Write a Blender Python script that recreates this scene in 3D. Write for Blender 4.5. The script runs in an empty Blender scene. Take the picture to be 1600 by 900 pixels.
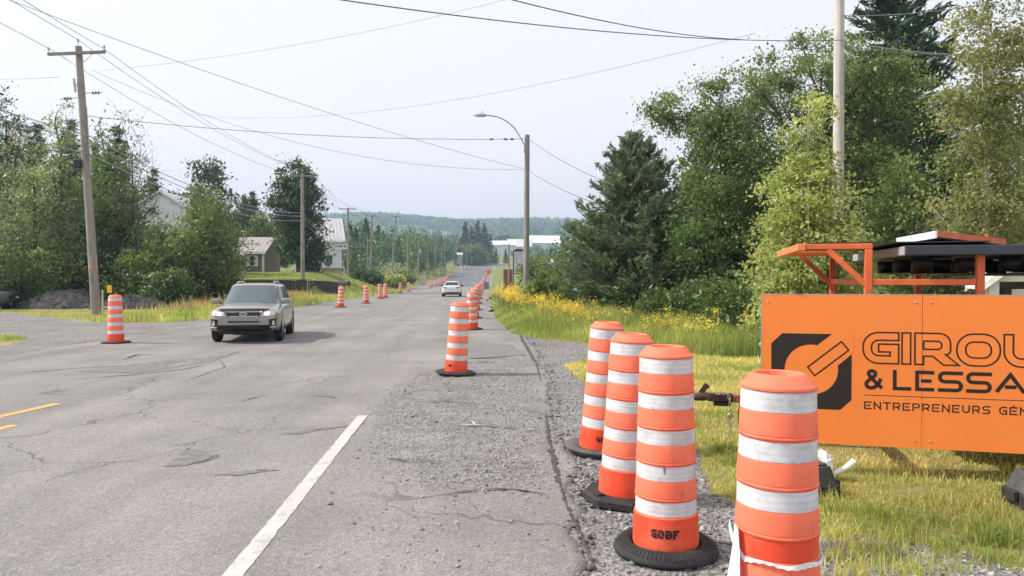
import bpy, math, random
import numpy as np
from mathutils import Vector, Matrix
S = bpy.context.scene
COL = S.collection
rng = np.random.default_rng(7)
random.seed(7)
# ------------------------------------------------------------------ camera, sky, sun, exposure
CAM_H, FPX = 1.6, 1155.0
YAW = math.atan((800 - 743) / FPX)          # looks a little to the right of the road
PITCH = math.atan((450 - 436) / FPX)        # and a little down
cam = bpy.data.cameras.new('camera')
cam.sensor_width = 36.0
cam.lens = 36.0 * FPX / 1600.0
cam.clip_start, cam.clip_end = 0.05, 9000
cam_ob = bpy.data.objects.new('camera', cam)
COL.objects.link(cam_ob)
cam_ob.location = (0, 0, CAM_H)
cam_ob.rotation_euler = (math.radians(90) - PITCH, 0, -YAW)
S.camera = cam_ob
SUN_EL = math.radians(43)
SUN_TO = (-1.0, 0.06)                      # horizontal direction towards the sun (from the left)
az = math.atan2(SUN_TO[0], SUN_TO[1])
W = bpy.data.worlds.new('World'); S.world = W; W.use_nodes = True
nt = W.node_tree; nt.nodes.clear()
sky = nt.nodes.new('ShaderNodeTexSky'); sky.sky_type = 'NISHITA'; sky.sun_disc = False
sky.sun_elevation = SUN_EL; sky.sun_rotation = az
sky.air_density = 1.0; sky.dust_density = 4.5; sky.ozone_density = 1.5; sky.altitude = 100
hs = nt.nodes.new('ShaderNodeHueSaturation'); hs.inputs['Saturation'].default_value = 0.36
mx = nt.nodes.new('ShaderNodeMix'); mx.data_type = 'RGBA'; mx.inputs[0].default_value = 0.74
mx.inputs[7].default_value = (5.78, 5.62, 5.88, 1)   # thin veil of even summer haze over the whole sky
bg = nt.nodes.new('ShaderNodeBackground'); bg.inputs[1].default_value = 0.127
wo = nt.nodes.new('ShaderNodeOutputWorld')
nt.links.new(sky.outputs[0], hs.inputs['Color']); nt.links.new(hs.outputs[0], mx.inputs[6])
nt.links.new(mx.outputs[2], bg.inputs[0]); nt.links.new(bg.outputs[0], wo.inputs[0])
sun = bpy.data.lights.new('sun', 'SUN'); sun.energy = 3.1; sun.angle = math.radians(1.2); sun.color = (1.0, 0.93, 0.82)
sun_ob = bpy.data.objects.new('sun', sun); COL.objects.link(sun_ob)
_d = Vector((SUN_TO[0], SUN_TO[1], math.tan(SUN_EL) * math.hypot(*SUN_TO)))
sun_ob.rotation_euler = _d.to_track_quat('Z', 'Y').to_euler()
sun_ob.location = (-40, 0, 60)
vs = S.view_settings
vs.view_transform = 'Standard'; vs.look = 'None'; vs.exposure = 0.68; vs.gamma = 1.0; vs.use_curve_mapping = False
S.cycles.use_denoising = True; S.cycles.use_adaptive_sampling = True; S.cycles.adaptive_threshold = 0.03
S.cycles.max_bounces = 6; S.cycles.diffuse_bounces = 3; S.cycles.glossy_bounces = 2
S.cycles.transmission_bounces = 3; S.cycles.transparent_max_bounces = 6; S.cycles.volume_bounces = 0
S.cycles.caustics_reflective = False; S.cycles.caustics_refractive = False

# ------------------------------------------------------------------ photograph pixels -> places
_cy, _sy, _cp, _sp = math.cos(YAW), math.sin(YAW), math.cos(PITCH), math.sin(PITCH)
def ray(px, py):
    x, z = (px - 800) / FPX, -(py - 450) / FPX
    f = _cp + z * _sp; u = -_sp + z * _cp
    return np.array((x * _cy + f * _sy, -x * _sy + f * _cy, u))
def at(px, py, Y):                          # point seen at a pixel, Y metres down the road
    r = ray(px, py); return np.array((0, 0, CAM_H)) + r * (Y / r[1])
def gnd(px, py, z=0.0):                     # where the pixel's ray meets level ground
    r = ray(px, py); t = (z - CAM_H) / r[2]; return np.array((0, 0, CAM_H)) + r * t
def gpoly(pts): return np.array([gnd(*p)[:2] for p in pts])
def xat(px, Y): return float(at(px, 436, Y)[0])
def zat(py, Y, px=743): return float(at(px, py, Y)[2])
def lin(*c):
    o = []
    for v in c:
        v /= 255.0; o.append(v / 12.92 if v <= 0.04045 else ((v + 0.055) / 1.055) ** 2.4)
    return tuple(o)
def inpoly(P, poly):
    x, y = P[:, 0], P[:, 1]; c = np.zeros(len(P), bool); n = len(poly)
    for i in range(n):
        x1, y1 = poly[i]; x2, y2 = poly[(i + 1) % n]
        if y1 == y2: continue
        m = ((y1 > y) != (y2 > y)) & (x < (x2 - x1) * (y - y1) / (y2 - y1) + x1); c ^= m
    return c
def vnoise(x, y, s=1.0, seed=0):            # smooth value noise, vectorised
    x = np.asarray(x, float) / s + 31.7 * seed; y = np.asarray(y, float) / s + 17.3 * seed
    xi, yi = np.floor(x), np.floor(y); fx, fy = x - xi, y - yi
    fx = fx * fx * (3 - 2 * fx); fy = fy * fy * (3 - 2 * fy)
    h = lambda a, b: np.modf(np.abs(np.sin(a * 127.1 + b * 311.7 + seed * 13.1) * 43758.5453))[0]
    return (h(xi, yi) * (1 - fx) + h(xi + 1, yi) * fx) * (1 - fy) + (h(xi, yi + 1) * (1 - fx) + h(xi + 1, yi + 1) * fx) * fy
def spline(xs, ys):
    xs = np.array(xs, float); ys = np.array(ys, float); m = np.gradient(ys, xs)
    def f(x):
        x = np.clip(np.asarray(x, float), xs[0], xs[-1]); i = np.clip(np.searchsorted(xs, x) - 1, 0, len(xs) - 2)
        h = xs[i + 1] - xs[i]; t = (x - xs[i]) / h
        return ((2*t**3 - 3*t*t + 1) * ys[i] + (t**3 - 2*t*t + t) * h * m[i] + (-2*t**3 + 3*t*t) * ys[i + 1] + (t**3 - t*t) * h * m[i + 1])
    return f
road_x = spline([-60, 0, 80, 150, 205, 310, 420, 500, 600], [-5.3, -5.3, -5.2, -4.0, -2.4, 0.5, 10, 36, 90])
road_z = spline([-60, 0, 60, 115, 150, 205, 310, 420, 500, 600], [0, 0, 0, 0, 0.3, 1.9, 5.2, 9.8, 12, 11])
far_z = spline([-60, 400, 500, 650, 900, 1200, 1500, 1750, 2500, 4000], [0, 0, 1.5, 14, 32, 68, 113, 122, 110, 95])
lslope = spline([-60, 40, 55, 90, 130, 200, 400, 700], [0, 0, 0.005, 0.05, 0.10, 0.12, 0.08, 0.03])
def sstep(a, b, x):
    t = np.clip((np.asarray(x, float) - a) / (b - a), 0, 1)
    return t * t * (3 - 2 * t)
LAWN_Z = 1.45
def lawn_mask(x, y): return sstep(np.interp(y, [67, 73, 82], [-14.0, -12.5, -11.0]), np.interp(y, [67, 73, 82], [-14.7, -16.5, -18.0]), x) * sstep(66.6, 67.2, y) * (1 - sstep(92, 112, y)) * sstep(-60, -45, x)
def hgt(x, y):
    x = np.asarray(x, float); y = np.asarray(y, float)
    d = x - road_x(y)
    z = road_z(y) + np.where(y > 400, far_z(y) * (0.80 + 0.22 * sstep(300, -500, x) + 0.05 * np.sin(x / 130.0 + 1) + 0.05 * np.sin(x / 61.0 + y / 300.0) * sstep(900, 1500, y)), 0)
    dl = np.clip(-d - 7, 0, None)
    z = z + lslope(y) * 40 * (1 - np.exp(-dl / 40.0))
    off = sstep(8, 14, np.abs(d))
    z = z + off * (vnoise(x, y, 4.0, 1) - 0.5) * 0.10 - 0.0
    m = lawn_mask(x, y)
    z = z * (1 - m) + m * (LAWN_Z + 0.9 * sstep(67, 84, y) + 0.04 * (vnoise(x, y, 3, 5) - .5))
    return z
def P3(px, Y, dz=0.0):
    x = xat(px, Y); return (x, Y, float(hgt(x, Y)) + dz)

# ------------------------------------------------------------------ scene-building helpers
def link(o, parent=None):
    COL.objects.link(o)
    if parent is not None: o.parent = parent
    return o
def tag(o, label, cat, group=None):
    o['label'] = label; o['category'] = cat
    if group: o['group'] = group
    return o
def struct(o, kind='structure', label=None):
    o['kind'] = kind
    if label: o['label'] = label
    return o
def empty(name, loc=(0, 0, 0), rz=0.0):
    o = bpy.data.objects.new(name, None); o.location = loc; o.rotation_euler = (0, 0, rz); o.empty_display_size = 0.2
    return link(o)
def copy_tree(o, parent=None):
    c = o.copy(); COL.objects.link(c)
    c.parent = parent
    for ch in list(o.children): copy_tree(ch, c)
    return c
def mesh_np(name, V, F, mat, parent=None, tint=None, smooth=False, mats=None, midx=None):
    V = np.asarray(V, np.float32); F = np.asarray(F, np.int32); k = F.shape[1]
    me = bpy.data.meshes.new(name)
    me.vertices.add(len(V)); me.vertices.foreach_set('co', V.ravel())
    me.loops.add(F.size); me.loops.foreach_set('vertex_index', F.ravel())
    me.polygons.add(len(F)); me.polygons.foreach_set('loop_start', np.arange(0, F.size, k, dtype=np.int32))
    try: me.polygons.foreach_set('loop_total', np.full(len(F), k, np.int32))
    except Exception: pass
    if smooth: me.polygons.foreach_set('use_smooth', np.ones(len(F), bool))
    for m in (mats or [mat]): me.materials.append(m)
    if midx is not None: me.polygons.foreach_set('material_index', np.asarray(midx, np.int32))
    if tint is not None:
        a = me.attributes.new('tint', 'FLOAT', 'FACE'); a.data.foreach_set('value', np.asarray(tint, np.float32))
    me.update(calc_edges=True); me.validate()
    o = bpy.data.objects.new(name, me); return link(o, parent)
def vattr(o, name, vals):
    a = o.data.attributes.new(name, 'FLOAT', 'POINT'); a.data.foreach_set('value', np.asarray(vals, np.float32))
class MB:
    """collects boxes, bars, tubes, prisms and lathes; build() links them as one mesh"""
    def __init__(s): s.v = []; s.f = []; s.sm = []
    def add(s, vs_, fs, smooth=False):
        n = len(s.v); s.v += [tuple(map(float, v)) for v in vs_]
        for f in fs: s.f.append(tuple(i + n for i in f)); s.sm.append(smooth)
        return s
    def box(s, x0, x1, y0, y1, z0, z1):
        return s.add([(x0,y0,z0),(x1,y0,z0),(x1,y1,z0),(x0,y1,z0),(x0,y0,z1),(x1,y0,z1),(x1,y1,z1),(x0,y1,z1)],
                     [(0,3,2,1),(4,5,6,7),(0,1,5,4),(1,2,6,5),(2,3,7,6),(3,0,4,7)])
    def cbox(s, x0, x1, y0, y1, z0, z1, c=0.02):        # box with chamfered edges
        xs, ys, zs = (x0, x1), (y0, y1), (z0, z1); v = []; idx = {}
        sg = (1, -1)
        for i in (0,1):
            for j in (0,1):
                for k in (0,1):
                    for a in range(3):
                        p = [xs[i], ys[j], zs[k]]
                        if a != 0: p[0] += sg[i] * c
                        if a != 1: p[1] += sg[j] * c
                        if a != 2: p[2] += sg[k] * c
                        idx[i,j,k,a] = len(v); v.append(p)
        f = []
        I = idx
        for i in (0,1): f.append((I[i,0,0,0], I[i,1,0,0], I[i,1,1,0], I[i,0,1,0]))
        for j in (0,1): f.append((I[0,j,0,1], I[1,j,0,1], I[1,j,1,1], I[0,j,1,1]))
        for k in (0,1): f.append((I[0,0,k,2], I[1,0,k,2], I[1,1,k,2], I[0,1,k,2]))
        for j in (0,1):
            for k in (0,1): f.append((I[0,j,k,1], I[1,j,k,1], I[1,j,k,2], I[0,j,k,2]))
        for i in (0,1):
            for k in (0,1): f.append((I[i,0,k,0], I[i,1,k,0], I[i,1,k,2], I[i,0,k,2]))
        for i in (0,1):
            for j in (0,1): f.append((I[i,j,0,0], I[i,j,1,0], I[i,j,1,1], I[i,j,0,1]))
        for i in (0,1):
            for j in (0,1):
                for k in (0,1): f.append((I[i,j,k,0], I[i,j,k,1], I[i,j,k,2]))
        return s.add(v, f)
    def obox(s, o, a, b, c):                             # box from a corner and three edge vectors
        o, a, b, c = map(np.array, (o, a, b, c))
        return s.add([o, o+a, o+a+b, o+b, o+c, o+a+c, o+a+b+c, o+b+c],
                     [(0,3,2,1),(4,5,6,7),(0,1,5,4),(1,2,6,5),(2,3,7,6),(3,0,4,7)])
    def bar(s, p, q, w, h=None):                         # square bar between two points
        p, q = np.array(p, float), np.array(q, float); h = h or w
        d = q - p; d /= np.linalg.norm(d); up = np.array((0, 0, 1.)) if abs(d[2]) < .95 else np.array((1., 0, 0))
        a = np.cross(d, up); a /= np.linalg.norm(a); b = np.cross(a, d)
        return s.obox(p - a*w/2 - b*h/2, a*w, q - p, b*h)
    def tube(s, pts, r, n=8, caps=True):
        pts = [np.array(p, float) for p in pts]; rs = r if hasattr(r, '__len__') else [r]*len(pts)
        v = []; f = []; ref = np.array((0.13, 0.37, 0.92)); m = len(pts)
        for i, p in enumerate(pts):
            d = pts[min(i+1, m-1)] - pts[max(i-1, 0)]; d /= (np.linalg.norm(d) + 1e-9)
            a = np.cross(d, ref)
            if np.linalg.norm(a) < .15: a = np.cross(d, np.array((1., 0, 0)))
            a /= np.linalg.norm(a); b = np.cross(d, a)
            for k in range(n):
                t = 2*math.pi*k/n; v.append(p + rs[i]*(math.cos(t)*a + math.sin(t)*b))
        for i in range(m-1):
            for k in range(n): f.append((i*n+k, i*n+(k+1)%n, (i+1)*n+(k+1)%n, (i+1)*n+k))
        s.add(v, f, True)
        if caps:
            s.add(v[:n], [tuple(range(n-1, -1, -1))]); s.add(v[-n:], [tuple(range(n))])
        return s
    def lathe(s, prof, n=32, c=(0, 0, 0), axis='z', smooth=True, arc=None):
        v = []; f = []; m = len(prof)
        full = arc is None
        for k in range(n if full else n+1):
            t = 2*math.pi*k/n if full else arc[0] + (arc[1]-arc[0])*k/n
            for r, z in prof:
                p = (r*math.cos(t), r*math.sin(t), z)
                if axis == 'y': p = (p[0], p[2], p[1])
                if axis == 'x': p = (p[2], p[0], p[1])
                v.append((p[0]+c[0], p[1]+c[1], p[2]+c[2]))
        for k in range(n):
            k2 = (k+1) % n if full else k+1
            for i in range(m-1): f.append((k*m+i, k2*m+i, k2*m+i+1, k*m+i+1))
        return s.add(v, f, smooth)
    def prism(s, poly, vec):                             # polygon (3D points) pushed along a vector
        n = len(poly); vec = np.array(vec, float); a = [np.array(p, float) for p in poly]; b = [p + vec for p in a]
        return s.add(a + b, [tuple(range(n-1, -1, -1)), tuple(range(n, 2*n))] + [(i, (i+1)%n, n+(i+1)%n, n+i) for i in range(n)])
    def build(s, name, mat, parent=None, bevel=0, sub=0):
        me = bpy.data.meshes.new(name); me.from_pydata(s.v, [], s.f); me.materials.append(mat)
        me.polygons.foreach_set('use_smooth', s.sm); me.update()
        o = bpy.data.objects.new(name, me); link(o, parent)
        if bevel:
            m = o.modifiers.new('bevel', 'BEVEL'); m.width = bevel; m.segments = 2; m.limit_method = 'ANGLE'
        if sub:
            m = o.modifiers.new('subsurf', 'SUBSURF'); m.levels = sub; m.render_levels = sub
        return o

# ------------------------------------------------------------------ materials
MATS = {}
class NT:
    def __init__(s, name):
        s.m = bpy.data.materials.new(name); s.m.use_nodes = True; s.t = s.m.node_tree
        s.b = s.t.nodes['Principled BSDF']; s.out = s.t.nodes['Material Output']
    def n(s, kind, **kw):
        nd = s.t.nodes.new('ShaderNode' + kind)
        for k, v in kw.items():
            if k.startswith('i_'):
                key = k[2:]; nd.inputs[int(key) if key.isdigit() else key].default_value = v
            else: setattr(nd, k, v)
        return nd
    def l(s, a, b): s.t.links.new(a, b)
    def co(s, obj=True): return s.n('TexCoord').outputs['Object' if obj else 'Generated']
    def geo(s): return s.n('NewGeometry').outputs['Position']
    def noise(s, scale, detail=3, rough=.55, co=None, dist=0.0):
        nd = s.n('TexNoise'); nd.inputs['Scale'].default_value = scale; nd.inputs['Detail'].default_value = detail
        nd.inputs['Roughness'].default_value = rough; nd.inputs['Distortion'].default_value = dist
        s.l(co if co is not None else s.geo(), nd.inputs['Vector']); return nd.outputs['Fac']
    def ramp(s, fac, stops):
        nd = s.n('ValToRGB'); cr = nd.color_ramp
        while len(cr.elements) < len(stops): cr.elements.new(0.5)
        for e, (p, c) in zip(cr.elements, stops):
            e.position = p; e.color = (c, c, c, 1) if isinstance(c, (int, float)) else tuple(c) + (1,)
        s.l(fac, nd.inputs[0]); return nd.outputs[0]
    def mix(s, fac, a, b, mode='MIX'):
        nd = s.n('Mix'); nd.data_type = 'RGBA'; nd.blend_type = mode
        for i, v in ((0, fac), (6, a), (7, b)):
            if isinstance(v, (int, float)): nd.inputs[i].default_value = v if i == 0 else (v, v, v, 1)
            elif isinstance(v, tuple): nd.inputs[i].default_value = tuple(v) + (1,) if len(v) == 3 else v
            else: s.l(v, nd.inputs[i])
        return nd.outputs[2]
    def math(s, op, a, b=None):
        nd = s.n('Math'); nd.operation = op
        for i, v in ((0, a), (1, b)):
            if v is None: continue
            if isinstance(v, (int, float)): nd.inputs[i].default_value = v
            else: s.l(v, nd.inputs[i])
        return nd.outputs[0]
    def attr(s, name): return s.n('Attribute', attribute_name=name).outputs['Fac']
    def rand(s): return s.n('ObjectInfo').outputs['Random']
    def bump(s, h, strength=.4, dist=.02):
        nd = s.n('Bump'); nd.inputs['Strength'].default_value = strength; nd.inputs['Distance'].default_value = dist
        s.l(h, nd.inputs['Height']); s.l(nd.outputs[0], s.b.inputs['Normal'])
    def set(s, col=None, rough=None, metal=None, spec=None):
        for k, v in (('Base Color', col), ('Roughness', rough), ('Metallic', metal), ('Specular IOR Level', spec)):
            if v is None: continue
            if isinstance(v, (int, float)): s.b.inputs[k].default_value = v
            elif isinstance(v, tuple): s.b.inputs[k].default_value = tuple(v) + (1,)
            else: s.l(v, s.b.inputs[k])
        return s
def plain(name, col, rough=.6, metal=0, var=.15, scale=6, bump=0, spec=.4, dirt=None):
    """one colour with mottled wear"""
    if name in MATS: return MATS[name]
    m = NT(name); co = m.co()
    f = m.ramp(m.noise(scale, 4, .6, co), [(.3, 1 - var), (.7, 1 + var * .6)])
    c = m.mix(1.0, tuple(col), f, 'MULTIPLY')
    if dirt:
        d = m.ramp(m.noise(scale * 2.7, 5, .7, co, .6), [(.55, 0.0), (.72, dirt[1])])
        c = m.mix(d, c, tuple(dirt[0]))
    m.set(c, rough, metal, spec)
    if bump: m.bump(m.noise(scale * 8, 3, .6, co), bump, .01)
    MATS[name] = m.m; return m.m
LEAFK = 2.3
def leafmat(name, cols, trans=.35, rough=.55):
    trans = min(.55, trans + .13)
    return _leafmat(name, cols, trans, rough)
def _leafmat(name, cols, trans, rough):
    """foliage: colour picked per leaf from the tint attribute, a little per tree"""
    m = NT(name); t = m.attr('tint'); cols = [tuple(v * LEAFK for v in c) for c in cols]
    c = m.ramp(t, [(i / max(1, len(cols) - 1), c) for i, c in enumerate(cols)])
    big = m.ramp(m.noise(.75, 3, .55), [(.3, .72), (.7, 1.22)])
    c = m.mix(1.0, c, big, 'MULTIPLY')
    m.set(c, .42, 0, .5)
    tr = m.n('BsdfTranslucent'); ms = m.n('MixShader'); ms.inputs[0].default_value = trans
    c2 = m.mix(1.0, c, (1.12, 1.12, .75), 'MULTIPLY')
    m.l(c2, tr.inputs[0]); m.l(m.b.outputs[0], ms.inputs[1]); m.l(tr.outputs[0], ms.inputs[2]); m.l(ms.outputs[0], m.out.inputs[0])
    return m.m
def glassmat(name, col, rough=.06):
    m = NT(name); m.set(tuple(col), rough, 0, .8); return m.m
def emit(name, col, st):
    m = NT(name); m.set(tuple(col), .3); m.b.inputs['Emission Color'].default_value = tuple(col) + (1,); m.b.inputs['Emission Strength'].default_value = st; return m.m
# ------------------------------------------------------------------ ground, road, gravel
EDGE_IMG = [(1700, 905), (1600, 886), (1450, 852), (1300, 836), (1180, 806), (1110, 768), (1090, 705), (1010, 655), (935, 612), (880, 573), (925, 558), (1000, 549)]
EDGE2_IMG = [(925, 537), (850, 531), (800, 522), (775, 500), (769, 480), (766, 466), (765, 455)]
GR_R = np.vstack([[(-3, -20), (9, -20), (9, 3.2)], gpoly(EDGE_IMG), gpoly(EDGE2_IMG), [(-3, 110)]])
GR_L = np.vstack([gpoly([(-60, 482), (0, 487), (80, 496), (150, 504), (250, 505), (330, 500), (430, 486), (500, 474), (560, 465), (610, 459), (640, 453)]), [(-4, 110), (-4, -20), (-40, -20)]])
GRASS_ISLAND = gpoly([(-300, 520), (0, 521), (30, 524), (44, 529), (30, 535), (0, 541), (-300, 560)])
def gravel_mask(x, y):
    P = np.stack([np.ravel(x), np.ravel(y)], 1)
    acc = np.zeros(len(P))
    sp = np.clip(P[:, 1] * 0.012, .05, .6)
    for dx, dy in ((0, 0), (1, 0), (-1, 0), (0, 1.5), (0, -1.5)):
        Q = P + np.stack([sp * dx, sp * dy], 1)
        d = Q[:, 0] - road_x(Q[:, 1])
        m = inpoly(Q, GR_R) | inpoly(Q, GR_L) | (np.abs(d) < 5.9 + 1.3 * sstep(110, 160, Q[:, 1]))
        m &= ~inpoly(Q, GRASS_ISLAND)
        acc += m
    return (acc / 5).reshape(np.shape(x))
def make_ground():
    ys = [-25.0]
    while ys[-1] < 3600: ys.append(ys[-1] + max(.28, .016 * abs(ys[-1])))
    ys = np.array(ys); s = np.linspace(-1, 1, 301); s = np.sign(s) * np.abs(s) ** 1.7
    X = s[None, :] * (46 + np.clip(ys, 0, None) * 0.9)[:, None] + np.clip(ys, 0, 400)[:, None] * 0.0
    Y = np.repeat(ys[:, None], len(s), 1)
    Z = hgt(X, Y)
    d = X - road_x(Y)
    right = np.interp(Y, [0, 35, 60, 600], [5.6, 6.0, 4.2, 4.2])
    Z = Z - np.where((Y < 610), sstep(-4.0, -3.5, d) * (1 - sstep(right - .8, right - .3, d)) * np.clip(.06 + Y * .0012, 0, .5), 0)
    ny, nx = X.shape
    i = np.arange(ny * nx).reshape(ny, nx)
    F = np.stack([i[:-1, :-1], i[:-1, 1:], i[1:, 1:], i[1:, :-1]], -1).reshape(-1, 4)
    m = NT('ground'); g = m.attr('gravel')
    pos = m.geo()
    gn = m.math('ADD', g, m.math('MULTIPLY', m.math('SUBTRACT', m.noise(2.2, 5, .65), .5), .55))
    gm = m.ramp(gn, [(.42, 0.), (.58, 1.)])
    gr_f = m.noise(38, 4, .75)
    vo = m.n('TexVoronoi'); vo.inputs['Scale'].default_value = 34; m.l(pos, vo.inputs['Vector'])
    stone = m.ramp(vo.outputs['Color'], [(.1, .55), (.9, 1.35)])
    gc = m.ramp(m.noise(.7, 4, .6), [(.3, (.20, .197, .193)), (.7, (.30, .29, .28))])
    gc = m.mix(1.0, gc, stone, 'MULTIPLY')
    gc = m.mix(1.0, gc, m.ramp(gr_f, [(.3, .7), (.7, 1.25)]), 'MULTIPLY')
    grass = m.ramp(m.noise(.35, 5, .65), [(.32, (.15, .165, .05)), (.5, (.28, .255, .10)), (.68, (.40, .33, .16))])
    fine = m.ramp(m.noise(16, 4, .7), [(.3, .6), (.7, 1.3)])
    grass = m.mix(1.0, grass, fine, 'MULTIPLY')
    lawn = m.mix(1.0, m.ramp(m.noise(.9, 4, .6), [(.3, (.12, .17, .045)), (.7, (.22, .25, .08))]), fine, 'MULTIPLY')
    grass = m.mix(m.attr('lawn'), grass, lawn)
    m.set(m.mix(gm, grass, gc), .95, 0, .15)
    m.bump(m.math('ADD', m.math('MULTIPLY', vo.outputs['Distance'], gm), m.noise(24, 4, .7)), .7, .03)
    o = mesh_np('ground', np.stack([X, Y, Z], -1).reshape(-1, 3), F, m.m, smooth=True)
    vattr(o, 'gravel', np.where(Y < 620, gravel_mask(X, Y), 0).ravel())
    ln = np.maximum(lawn_mask(X, Y), sstep(100, 140, Y) * .8); vattr(o, 'lawn', ln.ravel())
    struct(o)
make_ground()

ROUGH = gpoly([(578, 640), (625, 592), (690, 572), (760, 556), (838, 560), (848, 640), (862, 715), (870, 772), (760, 768), (690, 778), (640, 752), (570, 712)])
def road_right(y): return np.interp(y, [-20, 3.8, 4.36, 6.4, 8.5, 12, 17, 29, 38, 60, 120, 165, 610], [5.85, 5.85, 5.98, 6.18, 6.18, 6.55, 6.72, 6.85, 6.5, 4.5, 4.5, 5.9, 5.9])
def make_road():
    ys = [-20.0]
    while ys[-1] < 600:
        y = ys[-1]; ys.append(y + (.5 if y < 1.5 else .075 if y < 14 else .018 * y - .17))
    ys = np.array(ys); n = 171; t = np.linspace(0, 1, n)
    lo = -4.35 - 1.5 * sstep(120, 165, ys) + .25 * (vnoise(ys, ys * 0, 1.3, 3) - .5); hi = road_right(ys) + .16 * (vnoise(ys, ys * 0, .55, 4) - .5) + .08 * (vnoise(ys, ys*0, .16, 9) - .5)
    D = lo[:, None] + (hi - lo)[:, None] * t[None, :]
    Y = np.repeat(ys[:, None], n, 1); X = D + road_x(Y)
    Z = road_z(Y) + .012
    P = np.stack([X.ravel(), Y.ravel()], 1)
    rough = np.zeros(len(P))
    for dx, dy in ((0, 0), (.12, 0), (-.12, 0), (0, .4), (0, -.4), (.2, .3), (-.2, -.3)): rough += inpoly(P + np.array((dx, dy)), ROUGH)
    rough = (rough / 7).reshape(X.shape)
    near = (Y < 30)
    Z = Z + near * ((vnoise(X, Y, .9, 11) - .5) * .014 + (vnoise(X, Y, .22, 12) - .5) * .006) + rough * ((vnoise(X, Y, .1, 13) - .5) * .022 - .012)
    Z[:, 0] -= .10; Z[:, -1] -= .09
    i = np.arange(X.size).reshape(X.shape)
    F = np.stack([i[:-1, :-1], i[:-1, 1:], i[1:, 1:], i[1:, :-1]], -1).reshape(-1, 4)
    m = NT('asphalt'); pos = m.geo()
    base = m.ramp(m.noise(.45, 5, .6), [(.28, (.20, .193, .187)), (.5, (.245, .236, .227)), (.72, (.30, .286, .27))])
    # long streaks worn by the wheels
    mp = m.n('Mapping'); mp.inputs['Scale'].default_value = (1.3, .06, 1); m.l(pos, mp.inputs[0])
    st = m.noise(1.0, 3, .5, mp.outputs[0]); base = m.mix(1.0, base, m.ramp(st, [(.3, .86), (.7, 1.12)]), 'MULTIPLY')
    agg = m.n('TexVoronoi'); agg.inputs['Scale'].default_value = 75; m.l(pos, agg.inputs['Vector'])
    aggc = m.ramp(agg.outputs['Color'], [(.05, .72), (.95, 1.22)])
    base = m.mix(1.0, base, aggc, 'MULTIPLY')
    base = m.mix(1.0, base, m.ramp(m.noise(28, 4, .8), [(.3, .82), (.7, 1.15)]), 'MULTIPLY')
    r = m.attr('rough'); rn = m.math('ADD', r, m.math('MULTIPLY', m.math('SUBTRACT', m.noise(1.6, 6, .75), .5), 2.2)); rm = m.ramp(rn, [(.3, 0.), (.95, 1.)])
    vo = m.n('TexVoronoi'); vo.inputs['Scale'].default_value = 30; m.l(pos, vo.inputs['Vector'])
    rc = m.mix(1.0, m.ramp(m.noise(1.8, 4, .6), [(.3, (.17, .167, .163)), (.7, (.26, .253, .246))]), m.ramp(vo.outputs['Color'], [(.05, .6), (.95, 1.4)]), 'MULTIPLY')
    base = m.mix(m.math('MULTIPLY', rm, .8), base, rc)
    nw = m.ramp(m.attr('fresh'), [(.45, 0.), (.55, 1.)])
    base = m.mix(m.math('MULTIPLY', nw, .85), base, m.mix(1.0, (.125, .13, .14), m.ramp(st, [(.3, .75), (.7, 1.5)]), 'MULTIPLY'))
    # fine cracks, broken up
    cv = m.n('TexVoronoi'); cv.feature = 'DISTANCE_TO_EDGE'; cv.inputs['Scale'].default_value = .55
    wv = m.n('Mapping'); m.l(pos, wv.inputs[0]); wn = m.n('TexNoise'); wn.inputs['Scale'].default_value = 2.6; wn.inputs['Detail'].default_value = 4; m.l(pos, wn.inputs['Vector'])
    wadd = m.n('VectorMath', operation='MULTIPLY_ADD'); m.l(wn.outputs['Color'], wadd.inputs[0]); wadd.inputs[1].default_value = (.7, .7, 0); m.l(pos, wadd.inputs[2]); m.l(wadd.outputs[0], cv.inputs['Vector'])
    cr = m.ramp(cv.outputs['Distance'], [(.0, 1.), (.013, 0.)])
    cmask = m.ramp(m.noise(.33, 2, .5), [(.5, 0.), (.6, .7)])
    crack = m.math('MULTIPLY', cr, cmask)
    base = m.mix(crack, base, (.07, .068, .066))
    m.set(base, .92, 0, .2)
    h = m.math('ADD', m.math('MULTIPLY', agg.outputs['Distance'], .35), m.math('ADD', m.math('MULTIPLY', vo.outputs['Distance'], m.math('MULTIPLY', rm, 1.6)), m.math('MULTIPLY', crack, -1.2)))
    m.bump(h, .6, .02)
    o = mesh_np('road', np.stack([X, Y, Z], -1).reshape(-1, 3), F, m.m, smooth=True)
    vattr(o, 'rough', rough.ravel()); vattr(o, 'fresh', sstep(134, 140, Y + 3 * D * 0).ravel())
    return struct(o)
ROAD = make_road()
def road_surf(x, y): return road_z(y) + .012 + (np.asarray(y) < 30) * ((vnoise(x, y, .9, 11) - .5) * .014 + (vnoise(x, y, .22, 12) - .5) * .006)
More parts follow.
